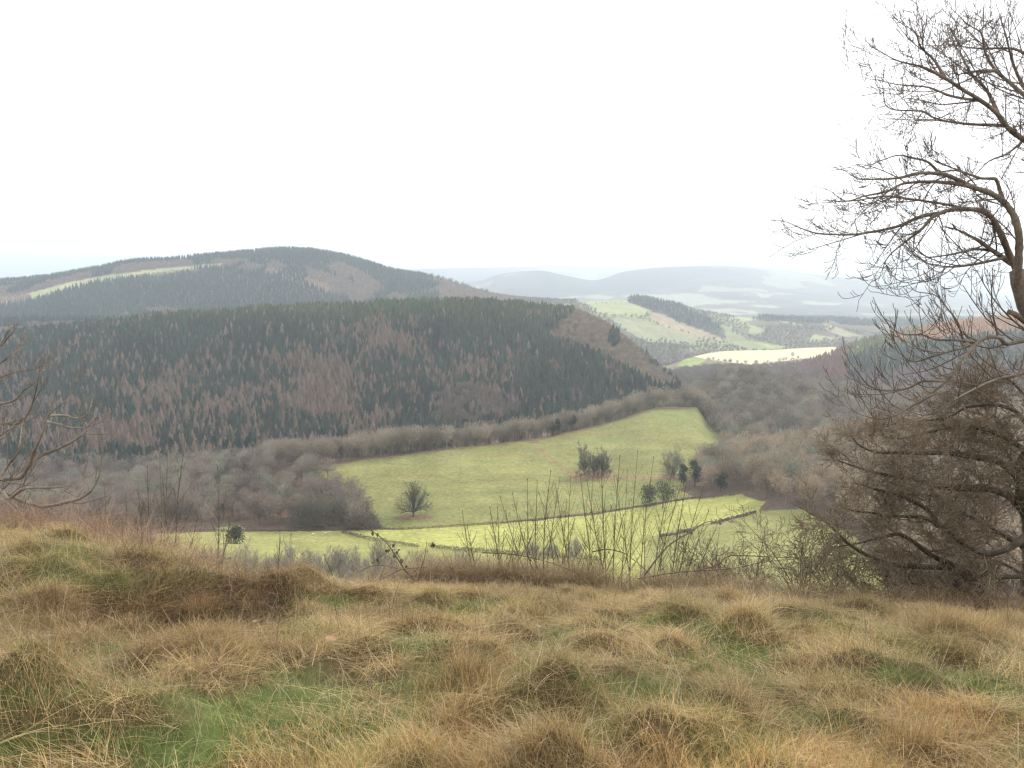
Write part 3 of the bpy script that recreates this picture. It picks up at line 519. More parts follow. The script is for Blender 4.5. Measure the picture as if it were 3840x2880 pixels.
def wall(pts, h, w, label, Y0=300, Y1=800):
    V = []; Fc = []; C_ = []; pts = [hit(a, b, Y0, Y1) for a, b in pts]; path = []
    for a, b in zip(pts[:-1], pts[1:]):
        n = max(2, int(np.linalg.norm(b - a) / 1.2)); path += [a + (b - a) * i / n for i in range(n)]
    for i in range(len(path) - 1):
        a, b = path[i].copy(), path[i + 1].copy(); 
        if (i // 7) % 4 == 3: continue
        hh = h * random.uniform(.6, 1.1); d = (b - a); d[2] = 0; d /= np.linalg.norm(d); nn = np.array([-d[1], d[0], 0]) * w / 2; a[2] = landz(a[0], a[1]) - .3; b[2] = landz(b[0], b[1]) - .3
        k = len(V); up = np.array([0, 0, hh + .3]); V += [a - nn, b - nn, b + nn, a + nn, a - nn * .8 + up, b - nn * .8 + up, b + nn * .8 + up, a + nn * .8 + up]
        Fc += [(k, k + 1, k + 5, k + 4), (k + 1, k + 2, k + 6, k + 5), (k + 2, k + 3, k + 7, k + 6), (k + 3, k, k + 4, k + 7), (k + 4, k + 5, k + 6, k + 7)]; c = np.array([.13, .12, .10]) * random.uniform(.7, 1.4); C_ += [c] * 8
    tag(mesh_obj('stone_wall', np.array(V), np.array(Fc), M_STONE, np.array(C_)), label, 'wall')
wall([(1535, 1132), (1565, 1126), (1600, 1117), (1640, 1106), (1665, 1100)], 1.5, .8, 'broken dark dry stone wall crossing the grass to the spur wood')
wall([(1425, 1160), (1470, 1152), (1505, 1146)], 1.5, .8, 'short length of dark field wall seen through the saplings')
# two sheep in the bright field
def sheep(loc, ang, label):
    r = empty('sheep', tuple(loc)); r.rotation_euler = (0, 0, ang); tag(r, label, 'sheep', 'sheep in the bright field')
    V = []; Fc = []; secs = [(-.62, .08, .78), (-.55, .24, .74), (-.3, .31, .74), (0, .32, .73), (.3, .29, .75), (.5, .2, .8), (.62, .13, .9), (.75, .1, .95), (.88, .09, .9), (1.0, .04, .83)]
    for x_, q, z in secs:
        for j in range(8): a = j * math.pi / 4; V.append((x_, q * .85 * math.cos(a), z + q * math.sin(a)))
    for i in range(len(secs) - 1):
        for j in range(8): Fc.append((i * 8 + j, i * 8 + (j + 1) % 8, i * 8 + 8 + (j + 1) % 8, i * 8 + 8 + j))
    mesh_obj('body', np.array(V), np.array(Fc), M_WOOL, np.tile([.72, .68, .58], (len(V), 1)), r, True)
    for sx, sy in ((-.4, .14), (-.4, -.14), (.38, .13), (.38, -.13)): seg_mesh('leg', [(sx, sy, .6, sx + .03, sy, .3, .07, .045), (sx + .03, sy, .3, sx, sy, 0, .045, .04)], M_WOOL, (.3, .27, .22), r, 6)
ell_c = None
sheep(hit(676, 1156.5, 350, 600), .3, 'pale sheep standing in the bright field nearer the holly bush'); sheep(hit(703, 1154.5, 350, 600), 2.9, 'white sheep standing in the bright field nearer the curved hedge')

# ================================================================== the grass bank in front
CX = [-1800, 0, 200, 380, 480, 560, 650, 740, 800, 1000, 1200, 1500, 1700, 1900, 2212, 4000]
CY = [1122, 1152, 1182, 1214, 1242, 1288, 1306, 1302, 1288, 1276, 1284, 1298, 1314, 1338, 1368, 1420]
cr = np.array([pt(a, b, 8.0) for a, b in zip(CX, CY)]); XG = np.linspace(-15, 15, 601); YG = np.concatenate([np.linspace(-8, 2, 40, endpoint=False), np.linspace(2, 11, 301), np.linspace(11.1, 17, 50)])
zc = pchip(cr[:, 0], cr[:, 2], XG); KYB = [-8, 0, 2.8, 5, 6.7, 8, 9.2, 10.5, 12.5, 17]
BZ = np.empty((len(XG), len(YG)))
for i, z in enumerate(zc):
    BZ[i] = pchip(KYB, [-1.1, -1.55, -1.62, .5 * (z - 1.62) + .12, .22 * -1.62 + .78 * z + .10, z, z - .55, z - 1.3, z - 3.2, -9.8], YG)
GX, GY = np.meshgrid(XG, YG, indexing='ij')
wgt = np.clip((GY - 1) / 2, 0, 1)
BZ += wgt * (.16 * (fbm(GX / .55, GY / .45, 3, 201) - .5) + .07 * (fbm(GX / .17, GY / .15, 2, 207) - .5) + .30 * np.clip((9.5 - GY) / 3.5, .35, 1) * (fbm(GX / 2.0, GY / 1.6, 2, 211) - .5))
def mound(x, y, Y, rx, ry, h):
    global BZ
    c = pt(x, y, Y); BZ += h * np.exp(-((GX - c[0]) / rx) ** 2 - ((GY - Y) / ry) ** 2)
mound(1000, 1500, 4.0, .35, .45, .14); mound(500, 1330, 6.0, .9, .35, .14); mound(480, 1400, 5.2, .8, .25, -.12); mound(850, 1270, 7.6, .22, .3, .05); mound(1250, 1260, 7.9, .15, .2, .05); mound(1540, 1320, 7.2, .3, .3, .08); mound(300, 1240, 7.0, .9, .3, .08); mound(230, 1330, 6.1, 1.7, 1.0, .26)
MND = []
for _ in range(780):
    Y = math.sqrt(rng.uniform(2.0 ** 2, 9.3 ** 2)); X = rng.uniform(-.76, .76) * Y; r_ = rng.uniform(.07, .19) * (1.15 if Y < 6.5 else .9); MND.append((X, Y, 0, r_))
    i0 = np.searchsorted(XG, X - 3 * r_); i1 = np.searchsorted(XG, X + 3 * r_); j0 = np.searchsorted(YG, Y - 3 * r_); j1 = np.searchsorted(YG, Y + 3 * r_)
    th = rng.uniform(0, 3.14); ct, sn_ = math.cos(th), math.sin(th); ex = rng.uniform(.6, 1.); dx_ = GX[i0:i1, j0:j1] - X; dy_ = GY[i0:i1, j0:j1] - Y
    BZ[i0:i1, j0:j1] += r_ * rng.uniform(.05, .48) * np.exp(-(((dx_ * ct + dy_ * sn_) / (r_ * ex)) ** 2 + ((dy_ * ct - dx_ * sn_) / (r_ / ex * .8)) ** 2) ** 1.5)
MND = np.array(MND)
BLUR = BZ.copy()
for _ in range(40): BLUR[1:-1, 1:-1] = (BLUR[:-2, 1:-1] + BLUR[2:, 1:-1] + BLUR[1:-1, :-2] + BLUR[1:-1, 2:]) / 4
HOLLOW = np.clip((BLUR - BZ) / .02, -1, 1)
def hollow(X, Y): return HOLLOW[np.clip(((X - XG[0]) / (XG[1] - XG[0])).astype(int), 0, len(XG) - 1), np.clip(np.searchsorted(YG, Y), 0, len(YG) - 1)]
def gz(X, Y):
    fx = np.clip((X - XG[0]) / (XG[1] - XG[0]), 0, len(XG) - 1.001); i = fx.astype(int); fx = fx - i; j = np.clip(np.searchsorted(YG, Y) - 1, 0, len(YG) - 2); fy = np.clip((Y - YG[j]) / (YG[j + 1] - YG[j]), 0, 1)
    return (BZ[i, j] * (1 - fx) + BZ[i + 1, j] * fx) * (1 - fy) + (BZ[i, j + 1] * (1 - fx) + BZ[i + 1, j + 1] * fx) * fy
def gz1(X, Y): return float(gz(np.array([X]), np.array([Y]))[0])
VB = np.stack([GX, GY, BZ], -1).reshape(-1, 3)
GREENS = [(230, 1505, 240, 26), (620, 1520, 210, 46), (400, 1600, 330, 40), (1130, 1500, 42, 95), (1010, 1315, 110, 18), (1570, 1352, 110, 22), (300, 1250, 210, 26), (90, 1200, 110, 40), (690, 1300, 90, 18), (1590, 1420, 70, 36), (1210, 1400, 70, 24), (2190, 1500, 46, 66), (880, 1390, 80, 20), (1320, 1480, 120, 24), (1060, 1440, 60, 24), (640, 1350, 60, 30), (760, 1590, 90, 50), (1420, 1340, 80, 16), (930, 1250, 60, 14), (1500, 1440, 60, 20), (1950, 1400, 90, 18), (860, 1570, 40, 50), (1640, 1470, 80, 16), (1950, 1460, 120, 16)]
def green_at(P):
    x, y = view(P); g = np.zeros(len(P))
    for a, b, c, d in GREENS: g = np.maximum(g, np.exp(-(((x - a) / c) ** 2 + ((y - b) / d) ** 2) ** 1.3))
    n = fbm(P[:, 0] / .35, P[:, 1] / .5, 3, 301); return np.clip((g * (.45 + 1.3 * n) + np.clip((n - .50) * 3, 0, .75)) * (.95 + .5 * hollow(P[:, 0], P[:, 1])), 0, .95)
gm = green_at(VB)[:, None]; cb = np.array([.09, .062, .035]) * (1 - gm) + np.array([.085, .12, .035]) * gm
idx = np.arange(len(VB)).reshape(len(XG), len(YG)); Q = np.stack([idx[:-1, :-1], idx[1:, :-1], idx[1:, 1:], idx[:-1, 1:]], -1).reshape(-1, 4)
tag(mesh_obj('ground', VB, Q, M_SOIL, cb, smooth=True), kind='structure')

def blades(name, P, az, L, l0, l1, W, col, label, cat='grass', clear=.004, NS=4, mat=None):
    """curved tapering blades: root P, heading az, lean from l0 to l1 (radians off vertical)"""
    n = len(P); pos = P.copy(); h = np.stack([np.cos(az), np.sin(az), np.zeros(n)], 1); sd = np.stack([-np.sin(az), np.cos(az), np.zeros(n)], 1)
    tw = rng.uniform(-1.2, 1.2, n)[:, None]; sd2 = sd * np.cos(tw) + h * np.sin(tw) * .6 + np.array([0, 0, 1]) * np.sin(tw) * .5
    V = np.empty((n, 2 * NS + 1, 3), np.float32)
    for i in range(NS + 1):
        if i > 0:
            a = l0 + (l1 - l0) * ((i - .5) / NS); st = (L / NS)[:, None]; pos = pos + (h * np.sin(a)[:, None] + np.array([0, 0, 1.]) * np.cos(a)[:, None]) * st
            pos[:, 2] = np.maximum(pos[:, 2], gz(pos[:, 0], pos[:, 1]) + clear)
        if i < NS:
            w = (W * (1 - .55 * i / NS) / 2)[:, None]; V[:, 2 * i] = pos - sd2 * w; V[:, 2 * i + 1] = pos + sd2 * w
        else: V[:, 2 * NS] = pos
    f = []
    for i in range(NS - 1): a = 2 * i; f += [(a, a + 1, a + 3), (a, a + 3, a + 2)]
    f.append((2 * NS - 2, 2 * NS - 1, 2 * NS)); k = 2 * NS + 1
    Fc = (np.arange(n, dtype=np.int32)[:, None, None] * k + np.array(f, np.int32)[None]).reshape(-1, 3)
    c = np.repeat(col, k, 0); o = mesh_obj(name, V.reshape(-1, 3), Fc, mat or M_GRASS, c); tag(o, label, cat, kind='stuff'); return o
def area(n, y0=2.2, y1=9.6, um=.76):
    Y = np.sqrt(rng.uniform(y0 ** 2, y1 ** 2, n)); X = rng.uniform(-um, um, n) * Y; return X, Y
DRY = np.array([[.64, .48, .24], [.50, .35, .155], [.36, .23, .10], [.55, .43, .25], [.20, .125, .065], [.45, .355, .155], [.29, .28, .09]])
GRN = np.array([[.17, .215, .065], [.22, .26, .085], [.14, .17, .055], [.30, .30, .13], [.36, .31, .16]])
def drycol(n, P, green=None):
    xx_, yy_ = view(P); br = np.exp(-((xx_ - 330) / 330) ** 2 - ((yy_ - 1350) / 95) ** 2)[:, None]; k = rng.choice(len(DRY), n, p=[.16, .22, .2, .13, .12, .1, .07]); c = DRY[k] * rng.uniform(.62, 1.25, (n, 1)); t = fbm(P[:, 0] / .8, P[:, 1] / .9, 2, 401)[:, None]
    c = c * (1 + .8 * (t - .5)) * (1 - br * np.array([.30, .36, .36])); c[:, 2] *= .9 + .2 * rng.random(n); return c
def tallness(P):
    x, y = view(P); t = np.full(len(P), .42) + .5 * (fbm(P[:, 0] / .7, P[:, 1] / .8, 2, 411) - .4)
    for a, b, c, d, v in [(1000, 1500, 130, 110, .55), (1020, 1590, 260, 60, .35), (680, 1640, 180, 50, .6), (1850, 1600, 420, 90, .4), (1450, 1600, 180, 80, .3), (2000, 1380, 260, 60, .4), (560, 1340, 130, 80, .35), (1250, 1275, 35, 20, .2), (1540, 1330, 90, 30, .3), (1330, 1310, 120, 20, .1), (200, 1170, 300, 30, .15)]:
        t += v * np.exp(-((x - a) / c) ** 2 - ((y - b) / d) ** 2)
    t -= .22 * np.clip((P[:, 1] - 6.6) / 1.2, 0, 1); return np.clip(t * (1 - .75 * green_at(P)), .10, 1.2)
# matted layer
n = 420000; X, Y = area(n); P = np.column_stack([X, Y, gz(X, Y)]); gap = np.clip((fbm(P[:, 0] / .16, P[:, 1] / .2, 3, 471) - .40) * 6, .06, 1); keep = (rng.random(n) > .92 * green_at(P)) & (rng.random(n) < gap); P = P[keep]; n = len(P)
flow = 6.283 * 1.6 * fbm(P[:, 0] / .45, P[:, 1] / .32, 2, 421) + rng.normal(0, .8, n); P[:, 2] += rng.uniform(0, .03, n)
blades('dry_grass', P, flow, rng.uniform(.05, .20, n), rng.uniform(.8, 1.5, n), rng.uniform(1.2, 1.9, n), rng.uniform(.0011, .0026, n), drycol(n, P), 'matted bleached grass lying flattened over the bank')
n = 60000; X, Y = area(n); P = np.column_stack([X, Y, gz(X, Y)]); sw = fbm(P[:, 0] / .5, P[:, 1] / .35, 2, 481); keep = rng.random(n) < np.clip((sw - .42) * 6, .05, 1) * (1 - .7 * green_at(P)); P = P[keep]; n = len(P); P[:, 2] += rng.uniform(.0, .05, n)
flow = 6.283 * 1.3 * fbm(P[:, 0] / 1.1, P[:, 1] / .5, 2, 491) + rng.normal(0, .28, n)
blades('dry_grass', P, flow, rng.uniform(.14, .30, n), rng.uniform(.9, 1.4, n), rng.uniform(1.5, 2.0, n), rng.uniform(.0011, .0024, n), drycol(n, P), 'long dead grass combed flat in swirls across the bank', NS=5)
# tussocks: domes of drooping blades
def tufts(T, size, per, tall, stand, label, tone):
    ti = np.repeat(np.arange(len(T)), per); n = len(ti); a = rng.uniform(0, 6.283, n); q = np.sqrt(rng.uniform(0, 1, n)); rr = q * size[ti]
    P = T[ti] + np.column_stack([np.cos(a) * rr, np.sin(a) * rr, np.zeros(n)]); P[:, 2] = gz(P[:, 0], P[:, 1])
    ln = (6.283 * 1.4 * fbm(T[:, 0] / 1.3, T[:, 1] / 1.1, 2, 431))[ti]
    hx = np.cos(a) * q * .8 + np.cos(ln) * .5 + rng.normal(0, .8, n); hy = np.sin(a) * q * .8 + np.sin(ln) * .5 + rng.normal(0, .8, n)
    c = drycol(n, P) * tone[ti]; L = tall[ti] * rng.uniform(.5, 1.2, n); st = stand[ti]
    blades('dry_grass', P, np.arctan2(hy, hx), L, (.1 + .75 * q * rng.uniform(.0, 1.2, n)) * (1 - .6 * st), (rng.uniform(.6, 2.5, n)) * (1 - .55 * st), rng.uniform(.0010, .0024, n), c, label)
T = MND[:, :3].copy(); T[:, 2] = gz(T[:, 0], T[:, 1]); tl = tallness(T); gt = green_at(T); k = rng.random(len(T)) > .8 * gt; T = T[k]; tl = tl[k]; sz = MND[k, 3]
tone = rng.uniform(.75, 1.2, (len(T), 1)) * np.ones((1, 3)); ol = rng.random(len(T)) < .22; tone[ol] *= np.array([.72, .86, .62])
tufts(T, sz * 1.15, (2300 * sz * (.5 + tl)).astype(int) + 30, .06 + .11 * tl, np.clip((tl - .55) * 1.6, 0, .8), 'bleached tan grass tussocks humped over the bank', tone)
nt = 4200; X, Y = area(nt); T = np.column_stack([X, Y, gz(X, Y)]); tl = tallness(T); k = rng.random(nt) < np.clip(.15 + tl, 0, 1); T = T[k]; tl = tl[k]
tufts(T, rng.uniform(.03, .09, len(T)), (12 + 45 * tl).astype(int), .04 + .12 * tl, np.clip((tl - .5) * 1.8, 0, .85), 'small tufts of dry grass between the tussocks', rng.uniform(.8, 1.25, (len(T), 1)) * np.ones((1, 3)))
# dense standing hay close by
n = 175000; X, Y = area(n, 2.2, 4.6); P = np.column_stack([X, Y, gz(X, Y)]); x, y = view(P)
w = np.clip(np.exp(-((x - 1850) / 520) ** 4) * np.clip((y - 1490) / 60, 0, 1) + np.exp(-((x - 650) / 170) ** 2) * (y > 1570) + np.exp(-((x - 1000) / 120) ** 2) * (y > 1440), 0, 1); keep = rng.random(n) < w * (.25 + .75 * (fbm(P[:, 0] / .3, P[:, 1] / .3, 2, 7) > .47)) * (1 - .8 * green_at(P)); P = P[keep]; n = len(P)
fl = 6.283 * 1.2 * fbm(P[:, 0] / .6, P[:, 1] / .6, 2, 441)
blades('dry_grass', P, fl + rng.normal(0, 1.6, n), rng.uniform(.05, .15, n), rng.uniform(0, .8, n), rng.uniform(.3, 2.0, n), rng.uniform(.0009, .0020, n), drycol(n, P) * np.array([1.12, 1.0, .88]), 'straw coloured hay standing nearest the viewer')
# scattered bleached straws standing proud
n = 9000; X, Y = area(n); P = np.column_stack([X, Y, gz(X, Y)])
blades('dry_grass', P, rng.uniform(0, 6.283, n), rng.uniform(.08, .26, n), rng.uniform(0, 1.1, n), rng.uniform(.3, 1.6, n), rng.uniform(.0013, .0026, n), np.array([.55, .44, .28])[None] * rng.uniform(.8, 1.2, (n, 1)), 'single pale straws standing out of the grass')
# green grass
n = 370000; X, Y = area(n); P = np.column_stack([X, Y, gz(X, Y)]); keep = rng.random(n) < green_at(P) * .95 + .10; P = P[keep]; n = len(P)
c = GRN[rng.integers(0, 5, n)] * rng.uniform(.75, 1.3, (n, 1))
blades('green_grass', P, rng.uniform(0, 6.283, n), rng.uniform(.025, .085, n), rng.uniform(0, .8, n), rng.uniform(.5, 1.8, n), rng.uniform(.0014, .003, n), c, 'short green grass in patches between the dry tussocks', NS=3)
# dark dead weed stalks
n = 2600; X, Y = area(n, 4.2, 9.4); P = np.column_stack([X, Y, gz(X, Y)]); x, y = view(P)
keep = rng.random(n) < np.clip(1.2 * np.exp(-((x - 350) / 330) ** 2 - ((y - 1370) / 110) ** 2) + .07, 0, 1); P = P[keep]; n = len(P)
blades('dead_stalks', P, rng.uniform(0, 6.283, n), rng.uniform(.15, .42, n), rng.uniform(0, .25, n), rng.uniform(.1, .6, n), rng.uniform(.002, .004, n), np.array([.12, .075, .05])[None] * rng.uniform(.7, 1.6, (n, 1)), 'thin dark dead weed stalks standing in the grass', 'weeds')
# reddish bramble tangle in the hollow and along the edge of the bank
def tangle(name, spots, n, label, colr, Lr=(.2, .6), hmax=.25, cat='undergrowth', wr=(.002, .005)):
    PP = []
    for x0, x1, y0, y1, share in spots:
        m = int(n * share); Y = rng.uniform(y0, y1, m); xx = rng.uniform(x0, x1, m); X = (xx - 1106) / F * Y * 1.03; PP.append(np.column_stack([X, Y, gz(X, Y) + rng.uniform(0, hmax, m) ** 1.0]))
    P = np.concatenate(PP); m = len(P); P[:, 2] -= .0
    c = np.array(colr)[rng.integers(0, len(colr), m)] * rng.uniform(.7, 1.3, (m, 1))
    return blades(name, P, rng.uniform(0, 6.283, m), rng.uniform(*Lr, m), rng.uniform(.2, 1.5, m), rng.uniform(.9, 2.3, m), rng.uniform(*wr, m), c, label, cat, NS=5)
tangle('undergrowth', [(880, 1280, 8.0, 8.8, .40), (780, 1560, 8.0, 8.9, .25), (1400, 2300, 8.0, 9.2, .45)], 40000, 'matted reddish brown dead bramble and bracken along the edge of the bank', [(.27, .195, .11), (.17, .115, .07), (.40, .30, .17), (.29, .185, .11), (.22, .185, .08)], hmax=.19, Lr=(.14, .42))
tangle('undergrowth', [(240, 640, 5.2, 6.2, 1.)], 2200, 'dark brown tangle of dead stems in the hollow of the bank', [(.18, .115, .07), (.11, .07, .045), (.27, .18, .10)], hmax=.02, Lr=(.12, .32))
tangle('undergrowth', [(-300, 460, 7.6, 8.6, 1.)], 6000, 'withered tan bracken stalks on top of the high bank', [(.34, .23, .15), (.26, .15, .10), (.40, .29, .18)], hmax=.1)
tangle('undergrowth', [(1880, 2400, 8.2, 9.0, 1.)], 6000, 'rusty bracken litter round the foot of the thorn tree', [(.27, .14, .08), (.33, .19, .11), (.20, .11, .07)], hmax=.06, Lr=(.15, .4))
# far slope of the bank: rough cover so that no bare ground shows
n = 40000; Y = rng.uniform(9.3, 16.5, n); X = rng.uniform(-.75, .75, n) * Y; P = np.column_stack([X, Y, gz(X, Y)])
blades('rough_grass', P, rng.uniform(0, 6.283, n), rng.uniform(.2, .5, n), rng.uniform(0, .8, n), rng.uniform(.6, 1.9, n), rng.uniform(.004, .008, n), drycol(n, P) * .75, 'brown rough grass down the far side of the bank')

# ------------------------------------------------------------------ leaves
def leaf_mesh(n=1):
    out = [(-.02, 0, 0)]; V = []; 
    for t, w in [(0, 0), (.2, .28), (.45, .36), (.7, .24), (1, 0)]:
        V += [(t, -w, .08 * math.sin(t * 5)), (t, 0, -.03), (t, w, .08 * math.sin(t * 5 + 1))]
    Fc = []
    for i in range(4):
        for j in range(2): a = i * 3 + j; Fc.append((a, a + 1, a + 4, a + 3))
    return np.array(V), np.array(Fc)
LV, LF = leaf_mesh()
def leaf(p, size, col, parent=None, label=None, name='leaf', rot=None, curl=1.):
    o = mesh_obj(name, LV * size * np.array([1, 1, curl]), LF, M_LEAF, np.tile(col, (len(LV), 1)), parent)
    o.location = tuple(p); o.rotation_euler = rot or (random.uniform(-1, 1), random.uniform(-.3, 1.4), random.uniform(0, 6.28))
    if label: tag(o, label, 'leaf')
    return o
for x_, y_, Y, s, c, lab in [(560, 1352, 5.45, .07, (.62, .52, .40), 'pale curled fallen leaf beside the dark bramble hollow'), (706, 1490, 4.0, .06, (.42, .26, .15), 'brown fallen leaf lying on the green patch'), (1000, 1345, 5.9, .05, (.30, .20, .13), 'small brown fallen leaf in the matted grass'), (1165, 1404, 5.0, .035, (.6, .55, .48), 'tiny whitish fallen leaf in front of the matted mound')]:
    q = pt(x_, y_, Y); k = gz1(q[0], q[1]) + .05
    leaf((q[0], q[1], k), s, c, None, lab, 'fallen_leaf', (.5, -.2, random.uniform(0, 6)), 2)

# ------------------------------------------------------------------ near trees: limbs traced on survey enlargements, twigs grown from them
def curve(pts, Y0, Y1, n=5, wob=0.):
    """smooth 3D polyline through readings, distance running from Y0 to Y1"""
    A = np.array(pts, float); t = np.r_[0, np.cumsum(np.hypot(*np.diff(A, axis=0).T))]; t /= t[-1]; tt = np.linspace(0, 1, max(6, n * (len(A) - 1)))
    xs = pchip(t, A[:, 0], tt) if len(A) > 2 else np.interp(tt, t, A[:, 0]); ys = pchip(t, A[:, 1], tt) if len(A) > 2 else np.interp(tt, t, A[:, 1])
    Yd = Y0 + (Y1 - Y0) * tt + wob * np.sin(tt * 7 + A[0, 0])
    return np.array([pt(a, b, c) for a, b, c in zip(xs, ys, Yd)])
def tube(P, r0, r1, k=7):
    n = len(P); T = np.gradient(P, axis=0); T /= np.linalg.norm(T, axis=1)[:, None]; V = []; up = np.array([0, 0, 1.]) if abs(T[0, 2]) < .9 else np.array([1., 0, 0]); B = np.cross(T[0], up)
    for i in range(n):
        B = B - T[i] * B.dot(T[i]); B /= np.linalg.norm(B); E = np.cross(T[i], B); r = (r0 + (r1 - r0) * i / (n - 1)) * random.uniform(.9, 1.1)
        for j in range(k): a = 6.283 * j / k; V.append(P[i] + (B * math.cos(a) + E * math.sin(a)) * r)
    Fc = [(i * k + j, i * k + (j + 1) % k, i * k + k + (j + 1) % k, i * k + k + j) for i in range(n - 1) for j in range(k)]
    return np.array(V), np.array(Fc)
def near_tree(name, label, limbs, base, cfs, col, tcol, cat='tree', group=None, budget=None):
    """limbs: (points, Y0, Y1, r0, r1, twig style, spacing)"""
    r = empty(name, tuple(base)); tag(r, label, cat, group); VV = []; FF = []; off = 0; S = []
    for pts, Y0, Y1, r0, r1, st, sp in limbs:
        P = curve(pts, Y0, Y1, wob=.12); V, Fc = tube(P, r0, r1); VV.append(V); FF.append(Fc + off); off += len(V)
        if st is None: continue
        cf = cfs[st]; D = np.diff(P, axis=0); seg = np.linalg.norm(D, axis=1); Lt = seg.sum(); d = random.uniform(0, sp); acc = np.r_[0, np.cumsum(seg)]
        while d < Lt:
            i = min(len(seg) - 1, int(np.searchsorted(acc, d) - 1)); i = max(i, 0); f = (d - acc[i]) / seg[i]; p = P[i] + D[i] * f; t = d / Lt
            if t > cf.get('t0', .12):
                dd = tuple(D[i] / seg[i]); l = cf['len'] * random.uniform(.5, 1.2) * (1 - .4 * t); rr = (r0 + (r1 - r0) * t)
                grow(S, tuple(p), side(dd, cf['ang'] * random.uniform(.6, 1.3), cf.get('bias', (0, 0, 0))), l, max(cf['rmin'], min(rr * .5, l * .014)), 0, cf)
            d += sp * random.uniform(.6, 1.4)
        grow(S, tuple(P[-1]), tuple(D[-1] / seg[-1]), cf['len'] * .28, max(r1, cf['rmin']), 0, cf)
    b = np.array(base); V = np.concatenate(VV) - b; Fc = np.concatenate(FF)
    mesh_obj('trunk', V, Fc, M_BARK, np.array(col)[None] * np.ones((len(V), 1)), r, True)
    A = np.array(S); A[:, 0:3] -= b; A[:, 3:6] -= b; seg_mesh('crown', A, M_BARK, tcol, r, 4, .2)
    return r, len(S)
def z4(p): return [(1693.5 + .3473 * a, .3473 * b) for a, b in p]
def z3(p): return [(1290.3 + .4166 * a, 489.6 + .4166 * b) for a, b in p]
def z8(p): return [(1520.8 + .3819 * a, 748.8 + .3819 * b) for a, b in p]
def z1(p): return [(.3646 * a, 460.8 + .3646 * b) for a, b in p]
def z5(p): return [(.3125 * a, 691.2 + .3125 * b) for a, b in p]
ASH = {
    'sky': dict(n=6, wob=.08, up=[.06, .10, .12], kids=1, ratio=.62, ang=.8, rmin=.0022, levels=3, lmin=.06, len=.75, taper=.45, early=1),
    'arch': dict(n=6, wob=.07, up=[-.04, .14, .26], kids=1, ratio=.62, ang=.65, rmin=.0022, levels=3, lmin=.06, len=.60, taper=.45, early=1, bias=(-.4, 0, -.2)),
    'hang': dict(n=6, wob=.06, up=[.14, .24, .28], kids=1, ratio=.5, ang=.75, rmin=.0026, levels=2, lmin=.06, len=.85, taper=.45, bias=(-.6, 0, -.1)),
}
TY = 8.6
